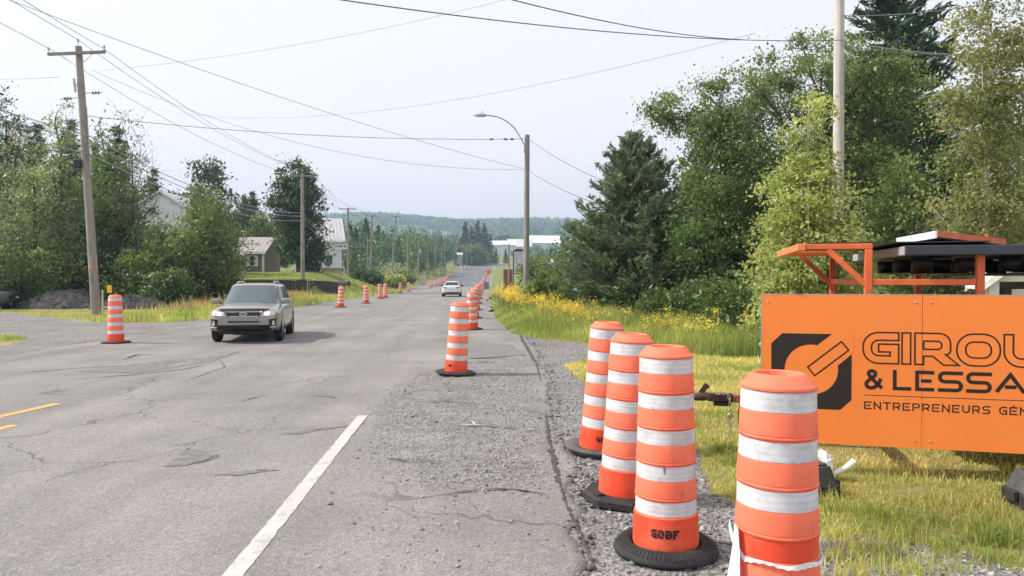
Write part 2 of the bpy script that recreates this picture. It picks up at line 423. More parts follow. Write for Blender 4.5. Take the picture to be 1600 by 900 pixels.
def ribbon(name, pts, width, mat, z=.0035, jag=.3, seed=1, step=.06, parent=ROAD, taper=True):
    """ragged flat strip that follows a line on the road"""
    pts = np.array(pts, float); seg = np.r_[0, np.cumsum(np.linalg.norm(np.diff(pts, axis=0), axis=1))]
    n = max(6, int(seg[-1] / step)); s = np.linspace(0, seg[-1], n)
    c = np.stack([np.interp(s, seg, pts[:, 0]), np.interp(s, seg, pts[:, 1])], 1)
    tg = np.gradient(c, axis=0); tg /= np.linalg.norm(tg, axis=1)[:, None]; nn = np.stack([-tg[:, 1], tg[:, 0]], 1)
    r = np.random.default_rng(seed)
    env = np.minimum(1, np.minimum(np.arange(n), np.arange(n)[::-1]) / (n * .3)) if taper else np.ones(n)
    wl = width / 2 * env * (1 + jag * r.normal(size=n)); wr = width / 2 * env * (1 + jag * r.normal(size=n))
    A = c + nn * np.abs(wl)[:, None]; B = c - nn * np.abs(wr)[:, None]
    V = np.zeros((2 * n, 3)); V[0::2, :2] = A; V[1::2, :2] = B; V[:, 2] = road_surf(V[:, 0], V[:, 1]) + z
    k = np.arange(n - 1) * 2
    return mesh_np(name, V, np.stack([k, k + 1, k + 3, k + 2], 1), mat, parent)
def paint(name, col):
    m = NT(name); w = m.ramp(m.noise(6, 8, .8), [(.50, 0.), (.64, .9)])
    fine = m.ramp(m.noise(60, 3, .7), [(.3, .86), (.7, 1.06)])
    m.set(m.mix(w, m.mix(1.0, tuple(col), fine, 'MULTIPLY'), (.33, .32, .3)), .8, 0, .3); return m.m
ribbon('white_edge_line', [(-1.29, -15), (-1.30, 4), (-1.31, 8.65)], .115, paint('white_paint', (.53, .51, .47)), jag=.05, seed=3, taper=False, step=.05)
yp = paint('yellow_paint', (.70, .38, .09))
for a, b, w in (((0, 653), (90, 633), .13), ((0, 671), (24, 666), .12)):
    p, q = gnd(*a), gnd(*b); ribbon('yellow_centre_line', [(p[0] - .02, -15), (p[0], p[1]), (q[0], q[1])], w, yp, jag=.04, seed=5, taper=False)
ck = plain('crack_fill', (.075, .072, .07), .95, var=.4, scale=20)
CR = [([(0, 586), (60, 582), (110, 577), (170, 574), (240, 568)], .05), ([(190, 563), (215, 556), (250, 556)], .09), ([(100, 594), (160, 590), (230, 585), (290, 577), (330, 570)], .05),
      ([(252, 733), (275, 722), (295, 702), (300, 716), (330, 712), (350, 713)], .018), ([(290, 731), (318, 724), (345, 714)], .02), ([(320, 745), (370, 744), (405, 737), (438, 737)], .02),
      ([(430, 680), (470, 676), (510, 671), (545, 667)], .02), ([(490, 622), (510, 621), (530, 624)], .05), ([(375, 630), (400, 622), (420, 619)], .03), ([(340, 560), (352, 575), (330, 582), (280, 600)], .02),
      ([(930, 900), (908, 840), (885, 790), (868, 735), (858, 690), (852, 640)], .035), ([(846, 600), (838, 570), (824, 545), (815, 530), (808, 505)], .06), ([(640, 630), (700, 628), (760, 634)], .02),
      ([(700, 665), (760, 668), (830, 672)], .02), ([(590, 716), (640, 722), (700, 722)], .02), ([(690, 777), (740, 768), (800, 765), (860, 775)], .03)]
for i, (p, w) in enumerate(CR):
    ribbon('crack', gpoly(p), w, ck, jag=.7, seed=20 + i, step=.05)
pm = plain('patch_asphalt', (.19, .186, .182), .95, var=.35, scale=9, bump=.5)
def patch(poly, seed, mat=pm, name='asphalt_patch'):
    poly = gpoly(poly); r = np.random.default_rng(seed); out = []
    for i in range(len(poly)):
        a, b = poly[i], poly[(i + 1) % len(poly)]; k = max(2, int(np.linalg.norm(b - a) / .06))
        for t in np.arange(k) / k: out.append(a + (b - a) * t + r.normal(size=2) * .012)
    V = [(p[0], p[1], float(road_surf(p[0], p[1])) + .0045) for p in out]
    me = bpy.data.meshes.new(name); me.from_pydata(V, [], [tuple(range(len(V)))]); me.materials.append(mat)
    link(bpy.data.objects.new(name, me), ROAD)
patch([(255, 732), (292, 703), (345, 711), (318, 722), (290, 730)], 1)
patch([(432, 681), (480, 674), (545, 667), (470, 680)], 2)
patch([(330, 744), (400, 738), (438, 736), (370, 746)], 3)
patch([(120, 582), (240, 566), (350, 556), (380, 549), (330, 566), (220, 584)], 4)
wp = paint('spray_white', (.6, .58, .54))
for a_, b_ in (((708, 666), (768, 668)), ((822, 673), (836, 674)), ((738, 661), (742, 667)), ((545, 655), (570, 652))): ribbon('spray_mark', [gnd(*a_)[:2], gnd(*b_)[:2]], .022, wp, jag=.6, seed=77, step=.02, z=.008)
patch([(705, 548), (760, 536), (800, 540), (822, 556), (760, 560), (712, 562)], 5)

# loose stones on the shoulder, one mass
def stones(name, pts, size, mat):
    n = len(pts)
    o = np.array([(1,0,0),(-1,0,0),(0,1,0),(0,-1,0),(0,0,1),(0,0,-.6)], float)
    tri = np.array([(0,2,4),(2,1,4),(1,3,4),(3,0,4),(2,0,5),(1,2,5),(3,1,5),(0,3,5)])
    J = 1 + .45 * rng.normal(size=(n, 6, 1)).clip(-1.2, 1.2)
    base = o[None] * J * size[:, None, None] * np.array((1, .8, .55))
    a = rng.uniform(0, 6.28, n); c, s = np.cos(a), np.sin(a)
    V = base.copy(); V[..., 0] = base[..., 0] * c[:, None] - base[..., 1] * s[:, None]; V[..., 1] = base[..., 0] * s[:, None] + base[..., 1] * c[:, None]
    V += pts[:, None, :]
    F = (tri[None] + 6 * np.arange(n)[:, None, None]).reshape(-1, 3)
    return mesh_np(name, V.reshape(-1, 3), F, mat, tint=np.repeat(rng.uniform(0, 1, n), 8))
def stonemat(name, stops):
    m = NT(name); m.set(m.ramp(m.attr('tint'), stops), .9, 0, .2); return m.m
STM = stonemat('stone', [(0, (.13, .13, .13)), (.5, (.28, .275, .27)), (1, (.46, .44, .425))])
def scatter_in(poly, n, ymax=None, power=2.0):
    lo, hi = poly.min(0), poly.max(0); out = []
    while sum(len(o) for o in out) < n:
        u = rng.uniform(0, 1, 60000); y0 = max(lo[1], 2.2); y1 = min(hi[1], ymax or 1e9)
        y = y0 * (y1 / y0) ** u if power == 2.0 else rng.uniform(y0, y1, 60000)
        P = np.stack([rng.uniform(lo[0], hi[0], 60000), y], 1); out.append(P[inpoly(P, poly)])
    return np.vstack(out)[:n]
sp = scatter_in(np.vstack([[(0.3, 2.2), (8, 2.2), (8, 3.6)], gpoly(EDGE_IMG), gpoly(EDGE2_IMG), [(1.5, 42)]]), 26000, 36)
d = sp[:, 0] - road_x(sp[:, 1]); keep = (d > road_right(sp[:, 1]) - .05) & (vnoise(sp[:, 0], sp[:, 1], .8, 6) + .25 * rng.normal(size=len(sp)) > .33)
sp = sp[keep]
st1 = np.c_[sp, hgt(sp[:, 0], sp[:, 1]) + .004]
rp = scatter_in(ROUGH, 9000); rp = rp + rng.normal(size=rp.shape) * np.array((.16, .45)); rp = rp[vnoise(rp[:, 0], rp[:, 1], .7, 8) + .2 * rng.normal(size=len(rp)) > .42]
rp2 = np.stack([rng.uniform(-1.1, .9, 900), 2.6 * 4.6 ** rng.uniform(0, 1, 900)], 1)
st2 = np.vstack([np.c_[rp, np.full(len(rp), .008)], np.c_[rp2, np.full(len(rp2), .018)]])
allp = np.vstack([st1, st2]); sz = np.r_[rng.lognormal(-4.55, .45, len(st1)), rng.lognormal(-4.95, .45, len(st2))].clip(.003, .035)
struct(stones('gravel', allp, sz, STM), 'stuff', 'loose grey gravel along the right shoulder')
# broken asphalt crumbs along the crumbling edge
yy = 3.6 * 8 ** rng.uniform(0, 1, 420); ex = road_x(yy) + road_right(yy) + rng.normal(size=420) * .07
struct(stones('asphalt_crumbs', np.c_[ex, yy, np.full(420, .012)], rng.lognormal(-4.2, .5, 420).clip(.006, .032), stonemat('crumb', [(0, (.07, .07, .07)), (1, (.2, .19, .18))])), 'stuff', 'dark broken asphalt crumbs along the pavement edge')
# ------------------------------------------------------------------ stroke lettering
def rpath(pts, seg=7):
    """polyline with rounded corners: points are (x, y[, radius])"""
    out = []
    n = len(pts)
    for i, p in enumerate(pts):
        q = np.array(p[:2], float); r = p[2] if len(p) > 2 else 0
        if r == 0 or i in (0, n - 1): out.append(q); continue
        a = np.array(pts[i-1][:2], float) - q; b = np.array(pts[i+1][:2], float) - q
        la, lb = np.linalg.norm(a), np.linalg.norm(b); a /= la; b /= lb
        k = min(r, la, lb); s, e = q + a * k, q + b * k
        cosv = float(np.clip(a @ b, -1, 1)); 
        if cosv > -.2:                                   # true quarter arc for square corners
            c = s + b * k
            for t in np.linspace(0, math.pi / 2, seg): out.append(c - b * k * math.cos(t) - a * k * math.sin(t) + a * 0)
        else:
            for t in np.linspace(0, 1, seg): out.append((1-t)**2 * s + 2*t*(1-t) * q + t*t * e)
    o = [out[0]]
    for p in out[1:]:
        if np.linalg.norm(p - o[-1]) > 1e-5: o.append(p)
    return np.array(o)
def offset(path, w, closed=False):
    n = len(path); L = []
    for i in range(n):
        if closed: a, b = path[i] - path[i-1], path[(i+1) % n] - path[i]
        else: a = path[i] - path[i-1] if i else path[1] - path[0]; b = path[i+1] - path[i] if i < n-1 else path[-1] - path[-2]
        a = a / np.linalg.norm(a); b = b / np.linalg.norm(b)
        na, nb = np.array((-a[1], a[0])), np.array((-b[1], b[0])); m = na + nb; l = np.linalg.norm(m)
        m = m / l if l > 1e-6 else na; k = 1 / max(.35, float(m @ na)); L.append(path[i] + m * w * k)
    return np.array(L)
def strip(path, w, closed=False):
    a, b = offset(path, w/2, closed), offset(path, -w/2, closed); n = len(path); V = np.vstack([a, b])
    F = [(i, i+1, n+i+1, n+i) for i in range(n-1)] + ([(n-1, 0, n, 2*n-1)] if closed else [])
    return V, F
# glyph strokes in a box 1 wide, 1 high; third value is the corner radius
GL = {
 'G': [[(1, 1), (0, 1, .45), (0, 0, .45), (1, 0), (1, .5), (.42, .5)]], 'I': [[(.5, 0), (.5, 1)]], 'O': 'ring',
 'R': [[(0, 0), (0, 1), (1, 1, .28), (1, .42, .28), (.18, .42)], [(.55, .42), (1, 0)]], 'U': [[(0, 1), (0, 0, .45), (1, 0, .45), (1, 1)]],
 'X': [[(0, 0), (1, 1)], [(0, 1), (1, 0)]], 'L': [[(0, 1), (0, 0), (1, 0)]], 'E': [[(1, 1), (0, 1), (0, 0), (1, 0)], [(.25, .5), (.95, .5)]],
 'S': [[(1, 1), (0, 1, .25), (0, .5, .25), (1, .5, .25), (1, 0, .25), (0, 0)]], 'A': [[(0, 0), (.5, 1), (1, 0)], [(.3, .3), (.72, .3)]],
 'D': [[(0, 0), (0, 1), (1, 1, .45), (1, 0, .45), (0, 0)]], 'N': [[(0, 0), (0, 1), (1, 0), (1, 1)]], 'T': [[(0, 1), (1, 1)], [(.5, 1), (.5, 0)]],
 'P': [[(0, 0), (0, 1), (1, 1, .28), (1, .42, .28), (.18, .42)]], 'É': [[(1, 1), (0, 1), (0, 0), (1, 0)], [(.25, .5), (.95, .5)], [(.4, 1.15), (.65, 1.32)]],
 'B': [[(0, 0), (0, 1), (1, 1, .22), (1, .52, .22), (0, .52)], [(.6, .52), (1, .52, .2), (1, 0, .2), (0, 0)]], 'F': [[(0, 0), (0, 1), (1, 1)], [(0, .5), (.8, .5)]],
 '&': [],
}
def _amp():
    K = [(1.02, -.02), (.62, .32), (.30, .64), (.17, .82), (.24, .97), (.42, 1.0), (.58, .92), (.58, .76), (.44, .62), (.20, .46), (.03, .26), (.08, .07), (.27, -.01), (.50, .02), (.70, .16), (.84, .36), (.93, .56)]
    K = np.array([K[0]] + K + [K[-1]], float); out = []
    for i in range(1, len(K) - 2):
        for t in np.linspace(0, 1, 5)[:-1]: out.append(tuple(.5*((2*K[i]) + (K[i+1]-K[i-1])*t + (2*K[i-1]-5*K[i]+4*K[i+1]-K[i+2])*t*t + (3*K[i]-K[i-1]-3*K[i+1]+K[i+2])*t**3)))
    return [out + [tuple(K[-1])]]
GL['&'] = _amp()
def glyph(ch, x0, x1, y0, y1, th, outline=None):
    """list of (verts2d, faces) for one letter filling the box"""
    out = []; w, h = x1 - x0 - th, y1 - y0 - th
    g = GL[ch]
    R = lambda p: tuple([x0 + th/2 + p[0]*w, y0 + th/2 + p[1]*h] + ([p[2]*h] if len(p) > 2 else []))
    if g == 'ring':
        r = .46 * h; a, b, c, d = x0+th/2, x1-th/2, y0+th/2, y1-th/2
        loop = rpath([((a+b)/2, c), (b, c, r), (b, d, r), (a, d, r), (a, c, r), ((a+b)/2 - 1e-4, c)])[:-1]
        if outline:
            for s in (-1, 1): out.append(strip(offset(loop, s*th/2, True), outline, True))
        else: out.append(strip(loop, th, True))
        return out
    if ch == 'R' and outline:
        W_, H_ = x1 - x0, y1 - y0; q = lambda a, b, *r_: (x0 + a, y0 + b) + r_
        o = rpath([q(0, .01), q(0, H_), q(W_ - .04, H_, .32*H_), q(W_ - .04, .33*H_, .30*H_), q(W_ - .30*H_, .33*H_), q(W_ + .02, 0), q(W_ - .36*H_, 0), q(W_ - .66*H_, .27*H_), q(th, .27*H_), q(th, 0), q(0.001, 0)])
        i_ = rpath([q(th, H_ - th), q(W_ - .04 - th, H_ - th, .12*H_), q(W_ - .04 - th, .33*H_ + .16*H_, .12*H_), q(th, .49*H_)])
        return [strip(o, outline, True), strip(i_, outline, True)]
    for k, st in enumerate(g):
        st = [R(q) for q in st]
        def ext(e, nb):                                  # square the stroke end off at the box edge
            d_ = np.array(e[:2]) - np.array(nb[:2]); d_ = d_ / np.linalg.norm(d_)
            on = (abs(d_[1]) > .9 and min(abs(e[1] - y0 - th/2), abs(e[1] - y1 + th/2)) < 1e-6) or (abs(d_[0]) > .9 and min(abs(e[0] - x0 - th/2), abs(e[0] - x1 + th/2)) < 1e-6)
            return tuple(np.array(e[:2]) + d_ * th/2) if on else e
        st[0], st[-1] = ext(st[0], st[1]), ext(st[-1], st[-2])
        p = rpath(st)
        if outline:
            loop = np.vstack([offset(p, th/2), offset(p, -th/2)[::-1]]); out.append(strip(loop, outline, True))
        else: out.append(strip(p, th))
    return out
def text_mesh(name, items, to3d, mat, parent):
    mb = MB()
    for V, F in items: mb.add([to3d(v[0], v[1]) for v in V], F)
    return mb.build(name, mat, parent)
# ------------------------------------------------------------------ traffic drums
def orange_plastic(name, col):
    m = NT(name); co = m.co()
    n1 = m.ramp(m.noise(5, 4, .6, co), [(.3, .93), (.7, 1.05)])
    c = m.mix(1.0, tuple(col), n1, 'MULTIPLY')
    rv = m.n('VectorMath', operation='ADD'); m.l(co, rv.inputs[0]); cm = m.n('CombineXYZ'); m.l(m.math('MULTIPLY', m.rand(), 40), cm.inputs[0]); m.l(cm.outputs[0], rv.inputs[1])
    mp = m.n('Mapping'); mp.inputs['Scale'].default_value = (1, 1, .25); m.l(rv.outputs[0], mp.inputs[0])
    sc = m.ramp(m.noise(14, 6, .8, mp.outputs[0]), [(.60, 0.), (.70, .5)])
    fd = m.ramp(m.noise(3, 4, .7, rv.outputs[0]), [(.45, 0.), (.7, .35)]); c = m.mix(fd, c, (.93, .30, .19))
    c = m.mix(sc, c, (.30, .10, .06))
    m.set(c, .58, 0, .3); m.bump(m.noise(40, 2, .5, co), .06, .004); return m.m
OR = orange_plastic('orange_plastic', (.93, .185, .10)); OR_B = orange_plastic('red_orange_plastic', (.80, .075, .03))
def band_mat():
    m = NT('reflective_white'); co = m.co()
    rv = m.n('VectorMath', operation='ADD'); m.l(co, rv.inputs[0]); cm = m.n('CombineXYZ'); m.l(m.math('MULTIPLY', m.rand(), 60), cm.inputs[2]); m.l(cm.outputs[0], rv.inputs[1])
    wv = m.n('TexWave'); wv.wave_type = 'BANDS'; wv.bands_direction = 'Z'; wv.inputs['Scale'].default_value = 11; m.l(co, wv.inputs[0])
    c = m.mix(1.0, (.66, .67, .70), m.ramp(wv.outputs[0], [(0, .93), (1, 1.04)]), 'MULTIPLY')
    d = m.ramp(m.noise(9, 6, .75, rv.outputs[0]), [(.46, 0.), (.72, .65)]); c = m.mix(d, c, (.36, .335, .32))
    cr = m.n('TexVoronoi'); cr.feature = 'DISTANCE_TO_EDGE'; cr.inputs['Scale'].default_value = 4.5; m.l(rv.outputs[0], cr.inputs['Vector'])
    k = m.math('MULTIPLY', m.ramp(cr.outputs['Distance'], [(0, 1.), (.012, 0.)]), m.ramp(m.noise(6, 2, .5, rv.outputs[0]), [(.64, 0.), (.68, 1.)]))
    c = m.mix(k, c, (.10, .10, .11)); m.set(c, .35, 0, .5); return m.m
BAND = band_mat()
RUB = plain('black_rubber', (.028, .028, .03), .75, var=.4, scale=9, bump=.5, dirt=((.11, .105, .10), .5))
STEN = plain('stencil_black', (.03, .02, .02), .8, var=.3)
Z0 = .045                                                # body stands on the base plate
ZB = [.20, .407, .614, .821, 1.028]                      # bottoms of the white bands
def drum_r(z): return .184 - .029 * z / 1.12
def drum_body():
    mb = MB(); R0 = drum_r
    prof = [(R0(0) - .02, 0), (R0(0) + .004, 0), (R0(0) + .006, .008), (R0(.1) + .006, .1), (R0(.19) + .006, .188), (R0(.19) + .005, .193), (R0(.19) - .002, .197), (R0(.2) - .004, .20), (R0(.2) - .004, .203), (R0(.29) - .004, .287), (R0(.29) - .004, .289)]
    for i in range(1, 5):
        zr = ZB[i] - .117; zz = ZB[i]
        prof += [(R0(zr) + .001, zr + .001), (R0(zr) + .003, zr + .003), (R0(zr) + .003, zr + .011), (R0(zr) + .0015, zr + .013), (R0(zr) - .001, zr + .015), (R0(zr) - .001, zr + .018), (R0(zr) + .0005, zr + .020), (R0(zr) + .0005, zr + .023), (R0(zz) - .001, zz - .004), (R0(zz) - .0015, zz - .002), (R0(zz) - .004, zz), (R0(zz) - .004, zz + .002), (R0(zz + .09) - .004, zz + .088), (R0(zz + .09) - .004, zz + .09)]
    prof += [(drum_r(1.118) + .002, 1.1185), (drum_r(1.118) + .003, 1.121), (drum_r(1.118) + .003, 1.131), (drum_r(1.118) + .0005, 1.135), (.150, 1.137), (.143, 1.145), (.116, 1.177), (.110, 1.181), (.104, 1.183), (.098, 1.183), (.094, 1.180), (.092, 1.175), (.09, 1.12), (0.001, 1.118)]
    mb.lathe(prof, 44); return mb.build('drum_body', OR)
def base_foot_col(): pass
def drum(kind, loc, label, tilt=(0, 0), rz=0, group='orange and white traffic drums along the road', mark=None, mark_az=0, lowmat=True):
    e = empty('traffic_drum', loc, rz); tag(e, label, 'traffic drum', group)
    e.rotation_euler = (tilt[0], tilt[1], rz); e.scale = (1, 1, .975)
    src = PROTO
    b = src['body'].copy(); COL.objects.link(b); b.parent = e; b.location = (0, 0, Z0)
    s = src['skirt'].copy(); COL.objects.link(s); s.parent = b
    for k in range(1, 5): s = src['lip%d' % k].copy(); COL.objects.link(s); s.parent = b
    for k in range(5):
        w = src['band%d' % k].copy(); COL.objects.link(w); w.parent = e; w.location = (0, 0, Z0)
    t = src[kind].copy(); COL.objects.link(t); t.parent = e
    if mark:
        def f(u, v):
            a = math.radians(mark_az) + u / .19; return ((.1935) * math.cos(a), (.1935) * math.sin(a), v)
        n = len(mark); cw = .036; items = []
        for i, ch in enumerate(mark):
            x = (i - n/2) * (cw + .006)
            for V, F in glyph(ch, x, x + cw, .085 + Z0, .137 + Z0, .013): items.append((V, F))
        mb = MB()
        for V, F in items:
            # wear: skip a few stencil bridges
            mb.add([f(v[0], v[1]) for v in V], [q for q in F if random.random() > .06])
        mb.build('stencil_mark', STEN, e)
    return e
PROTO = {}
def hide_proto(o): COL.objects.unlink(o)
PROTO['body'] = drum_body()
mb = MB(); mb.lathe([(drum_r(0) + .0075, .014), (drum_r(.18) + .0085, .18), (drum_r(.2) + .0075, .195)], 44); PROTO['skirt'] = mb.build('skirt', OR_B)
for k in range(1, 5):
    zr = ZB[k] - .117; mb = MB(); mb.lathe([(drum_r(zr) + .003, zr + .0025), (drum_r(zr) + .0036, zr + .0035), (drum_r(zr) + .0036, zr + .0105), (drum_r(zr) + .003, zr + .0115)], 44); PROTO['lip%d' % k] = mb.build('lip', OR_B)
for k, z in enumerate(ZB):
    mb = MB(); mb.lathe([(drum_r(z) - .0035, z + .002), (drum_r(z) - .0018, z + .0035), (drum_r(z) - .0018, z + .005), (drum_r(z + .09) - .0018, z + .085), (drum_r(z + .09) - .0018, z + .0865), (drum_r(z + .09) - .0035, z + .088)], 44); PROTO['band%d' % k] = mb.build('reflective_band', BAND)
# a base cut from a tyre sidewall
mb = MB(); mb.lathe([(.20, .004), (.30, .0), (.305, .012), (.298, .026), (.285, .048), (.262, .063), (.235, .070), (.21, .062), (.20, .05), (.198, .03), (.19, .02), (.0, .018)], 48)
for k in range(72):
    a = 2*math.pi*k/72; c, s = math.cos(a), math.sin(a)
    p = lambda r, z, da: (r*math.cos(a+da), r*math.sin(a+da), z)
    mb.add([p(.225, .0725, -.015), p(.225, .0725, .015), p(.262, .067, .015), p(.262, .067, -.015), p(.288, .05, -.015), p(.288, .05, .015), p(.296, .052, .015), p(.296, .052, -.015)],
           [(0, 1, 2, 3), (3, 2, 5, 4), (4, 5, 6, 7)])
PROTO['tyre'] = mb.build('tyre_base', RUB)
mb = MB(); mb.lathe([(.19, .035), (.30, .05), (.325, .055), (.33, .045), (.32, .03), (.285, .02), (.29, .0), (.0, .0)], 44); mb.lathe([(.185, .04), (.2, .05), (.30, .058), (.31, .052)], 44)
PROTO['ring'] = mb.build('tyre_base', plain('grey_rubber', (.10, .10, .10), .8, var=.4, scale=7, dirt=((.25, .24, .23), .5)))
def octo(r, z0, z1, ch=.02):
    mb = MB(); P = [(r*math.cos(math.pi/8 + k*math.pi/4), r*math.sin(math.pi/8 + k*math.pi/4)) for k in range(8)]; q = 1 - ch / r
    v = [(x, y, z0) for x, y in P] + [(x, y, z1 - ch) for x, y in P] + [(x*q, y*q, z1) for x, y in P]
    f = [tuple(range(7, -1, -1))] + [(i, (i+1) % 8, 8+(i+1) % 8, 8+i) for i in range(8)] + [(8+i, 8+(i+1) % 8, 16+(i+1) % 8, 16+i) for i in range(8)] + [tuple(range(16, 24))]
    return mb.add(v, f)
mb = octo(.31, 0, .06)
for k in range(4):
    a = k*math.pi/2 + .2; mb.box(.25*math.cos(a)-.03, .25*math.cos(a)+.03, .25*math.sin(a)-.03, .25*math.sin(a)+.03, .055, .075)
PROTO['block'] = mb.build('rubber_base', RUB)
mb = MB(); mb.lathe([(.0, .0), (.30, .0), (.335, .01), (.34, .03), (.32, .048), (.22, .055), (.19, .05)], 32); PROTO['disc'] = mb.build('rubber_base', RUB)
for k, o in list(PROTO.items()): hide_proto(o)
def base_at(px, py): p = gnd(px, py); return (p[0], p[1], .012)
T = math.radians
drum('tyre', base_at(1040, 862), 'large drum with black stencil letters on a tyre base, third from the left in front', mark='GOBF', mark_az=-109, rz=T(4))
dd = at(1212, 592, 3.1); drum('disc', (dd[0], 3.1, .004), 'nearest drum, cut by the bottom edge, with a torn white strip round its foot', rz=T(130), tilt=(0, T(-.6)))
drum('block', base_at(976, 782), 'drum on a flat black block base between two other drums in front', tilt=(T(1), T(2.4)), rz=T(20))
drum('ring', base_at(937, 707), 'leaning drum with short stencil letters on a grey tyre ring', tilt=(T(1), T(3.2)), mark='GL', mark_az=-99)
drum('disc', base_at(712, 585), 'single drum on the gravel strip, nearest of the row along the right lane', tilt=(0, T(3.6)), mark='GL', mark_az=-118)
drum('disc', base_at(181, 537), 'nearest drum on the left side, beside the gravel driveway', tilt=(0, T(-.5)))
# the nearest drum has lost one band: a torn strip of it hangs round the foot
rt = bpy.data.objects['traffic_drum.001']; bs = sorted([c for c in rt.children if c.name.startswith('reflective_band')], key=lambda o: min(v.co.z for v in o.data.vertices))
me = bs[1].data.copy(); me.materials.clear(); me.materials.append(OR_B); bs[1].data = me; bs[1].name = 'bare_band'
mb = MB(); V = []; n = 60
for i in range(n + 1):
    t = i / n; a = math.radians(168) + math.radians(205) * t; r = drum_r(.45) + .008 + .004 * math.sin(i * .45) + .012 * max(0, 1 - t * 9) + .015 * max(0, t * 9 - 8)
    zt = .452 + .115 * max(0, 1 - t * 5.5) ** 1.3 + .06 * max(0, (t - .75) * 4) ** 1.5 + .005 * math.sin(i * .38 + 1); w = .016 + .006 * math.sin(i * .23) + .003 * math.sin(i * 1.9) + .012 * max(0, 1 - t * 6)
    V += [(r*math.cos(a), r*math.sin(a), zt), ((r + .006)*math.cos(a), (r + .006)*math.sin(a), zt - w)]
mb.add(V, [(2*i, 2*i+1, 2*i+3, 2*i+2) for i in range(n)])
V = [(-.186, -.01, .57), (-.185, -.05, .565), (-.196, -.02, .48), (-.185, -.075, .46), (-.215, -.02, .36), (-.19, -.095, .35), (-.235, -.03, .25), (-.20, -.10, .22)]
mb.add(V, [(0, 1, 3, 2), (2, 3, 5, 4), (4, 5, 7, 6)])
mb.build('torn_strip', plain('torn_white', (.72, .72, .71), .55, var=.2, scale=9, dirt=((.35, .33, .3), .6)), rt).rotation_euler = (0, 0, -T(130))
# receding row on the right: world Y and pixel column
row = [(23.2, 737.5), (30, 741), (38, 744), (48, 746), (60, 748.5), (74, 750), (90, 752), (108, 753.5), (128, 754), (150, 755), (174, 756.5), (200, 758), (228, 760.5)]
words = ['second', 'third', 'fourth', 'fifth', 'sixth', 'seventh', 'eighth', 'ninth', 'tenth', 'eleventh', 'twelfth', 'thirteenth', 'fourteenth']
for i, (Y, px) in enumerate(row):
    x = xat(px, Y); drum('disc', (x, Y, float(road_z(Y)) + .012), '%s drum from the front in the receding row right of the white car' % words[i], tilt=(0, T(random.uniform(-2, 3))), rz=random.uniform(0, 6))
left = [(42.0, 532), (48.6, 572), (60, 594), (63, 602), (87, 625), (98, 639), (138, 674), (146, 680.5), (152, 685.5), (158, 689), (166, 692), (176, 695.5), (188, 698.5), (204, 702), (240, 708), (268, 712.5), (296, 716), (322, 722), (352, 727)]
lw = ['first', 'second', 'third', 'fourth', 'fifth', 'sixth', 'seventh', 'eighth', 'ninth', 'tenth', 'eleventh', 'twelfth', 'thirteenth', 'fourteenth', 'fifteenth', 'sixteenth', 'seventeenth', 'eighteenth', 'nineteenth']
for i, (Y, px) in enumerate(left):
    x = xat(px, Y); drum('disc', (x, Y, float(hgt(x, Y)) + .01), ('drum in front of the black mailbox on the left verge' if i == 0 else '%s drum of the row up the left side, counted from the mailbox' % lw[i]), tilt=(0, T(random.uniform(-3, 3))), rz=random.uniform(0, 6))
# ------------------------------------------------------------------ lettered sign board and the trailer behind it
Rv, Fv = np.array((_cy, -_sy)), np.array((_sy, _cy))
S0 = 2.09 * Rv + 6.18 * Fv
U2 = .967 * Rv - .256 * Fv; U2 /= np.linalg.norm(U2); N2 = np.array((-U2[1], U2[0]))      # along the board, and away behind it
RZ = math.atan2(U2[1], U2[0])
def sl(px, py, y=0.0):                                   # pixel -> (x along, z) on the plane y behind the board's face
    r = ray(px, py); o = S0 + N2 * y
    t = (o @ N2) / (r[0]*N2[0] + r[1]*N2[1]); p = np.array((0, 0, CAM_H)) + r * t
    return float((p[:2] - S0) @ U2), float(p[2])
BZ0, BZ1 = sl(1190, 688)[1], sl(1190, 460)[1]
sg = tag(empty('sign_board', (S0[0], S0[1], 0), RZ), 'orange contractor sign board with black lettering and emblem', 'sign board')
SIGN_OR = plain('sign_orange', (.93, .255, .05), .5, var=.06, scale=1.7, spec=.3, dirt=((.80, .28, .10), .45))
xs = sl(1441, 580)[0]
for a, b in ((0, xs - .002), (xs + .002, xs + 1.23)):
    mb = MB(); mb.cbox(a, b, .0, .012, BZ0, BZ1, .002); p = mb.build('panel', SIGN_OR, sg)
mb = MB(); mb.box(-.006, xs + 1.236, -.001, .013, BZ1 + .0005, BZ1 + .006); mb.box(-.006, -.001, -.001, .013, BZ0, BZ1); mb.build('edge_trim', plain('trim_grey', (.5, .5, .5), .5, .3), sg)
mb = MB()
for z in np.arange(BZ0 + .03, BZ1, .075): mb.lathe([(.004, -.003), (.004, 0), (0.0005, -.0035)][::-1], 8, (xs + .006, 0, z), 'y')
for x in (.05, xs - .05, xs + .06, xs + 1.18):
    for z in (BZ0 + .06, BZ1 - .06): mb.lathe([(.0005, -.006), (.008, -.005), (.008, 0)], 10, (x, 0, z), 'y')
mb.build('screws', plain('zinc', (.4, .4, .4), .4, .7), sg)
mb = MB(); mb.cbox(.27, .315, -.01, .02, BZ1 + .007, BZ1 + .02, .004); mb.build('clip', RUB, sg)
INK = plain('print_black', (.02, .014, .012), .6, var=.1)
f3 = lambda x, z: (x, -.0008, z)
def word(chars, boxes, ytop, ybot, th, outline=None):
    it = []
    z1, z0 = sl(boxes[0][0], ytop)[1], sl(boxes[0][0], ybot)[1]
    for ch, (a, b) in zip(chars, boxes):
        ol = (outline or 0)*.62; xa, xb = (sl(a, ytop)[0] + ol, sl(b, ytop)[0] - ol); it += glyph(ch, xa, xb, z0, z1, th * (z1 - z0), outline)
    return it
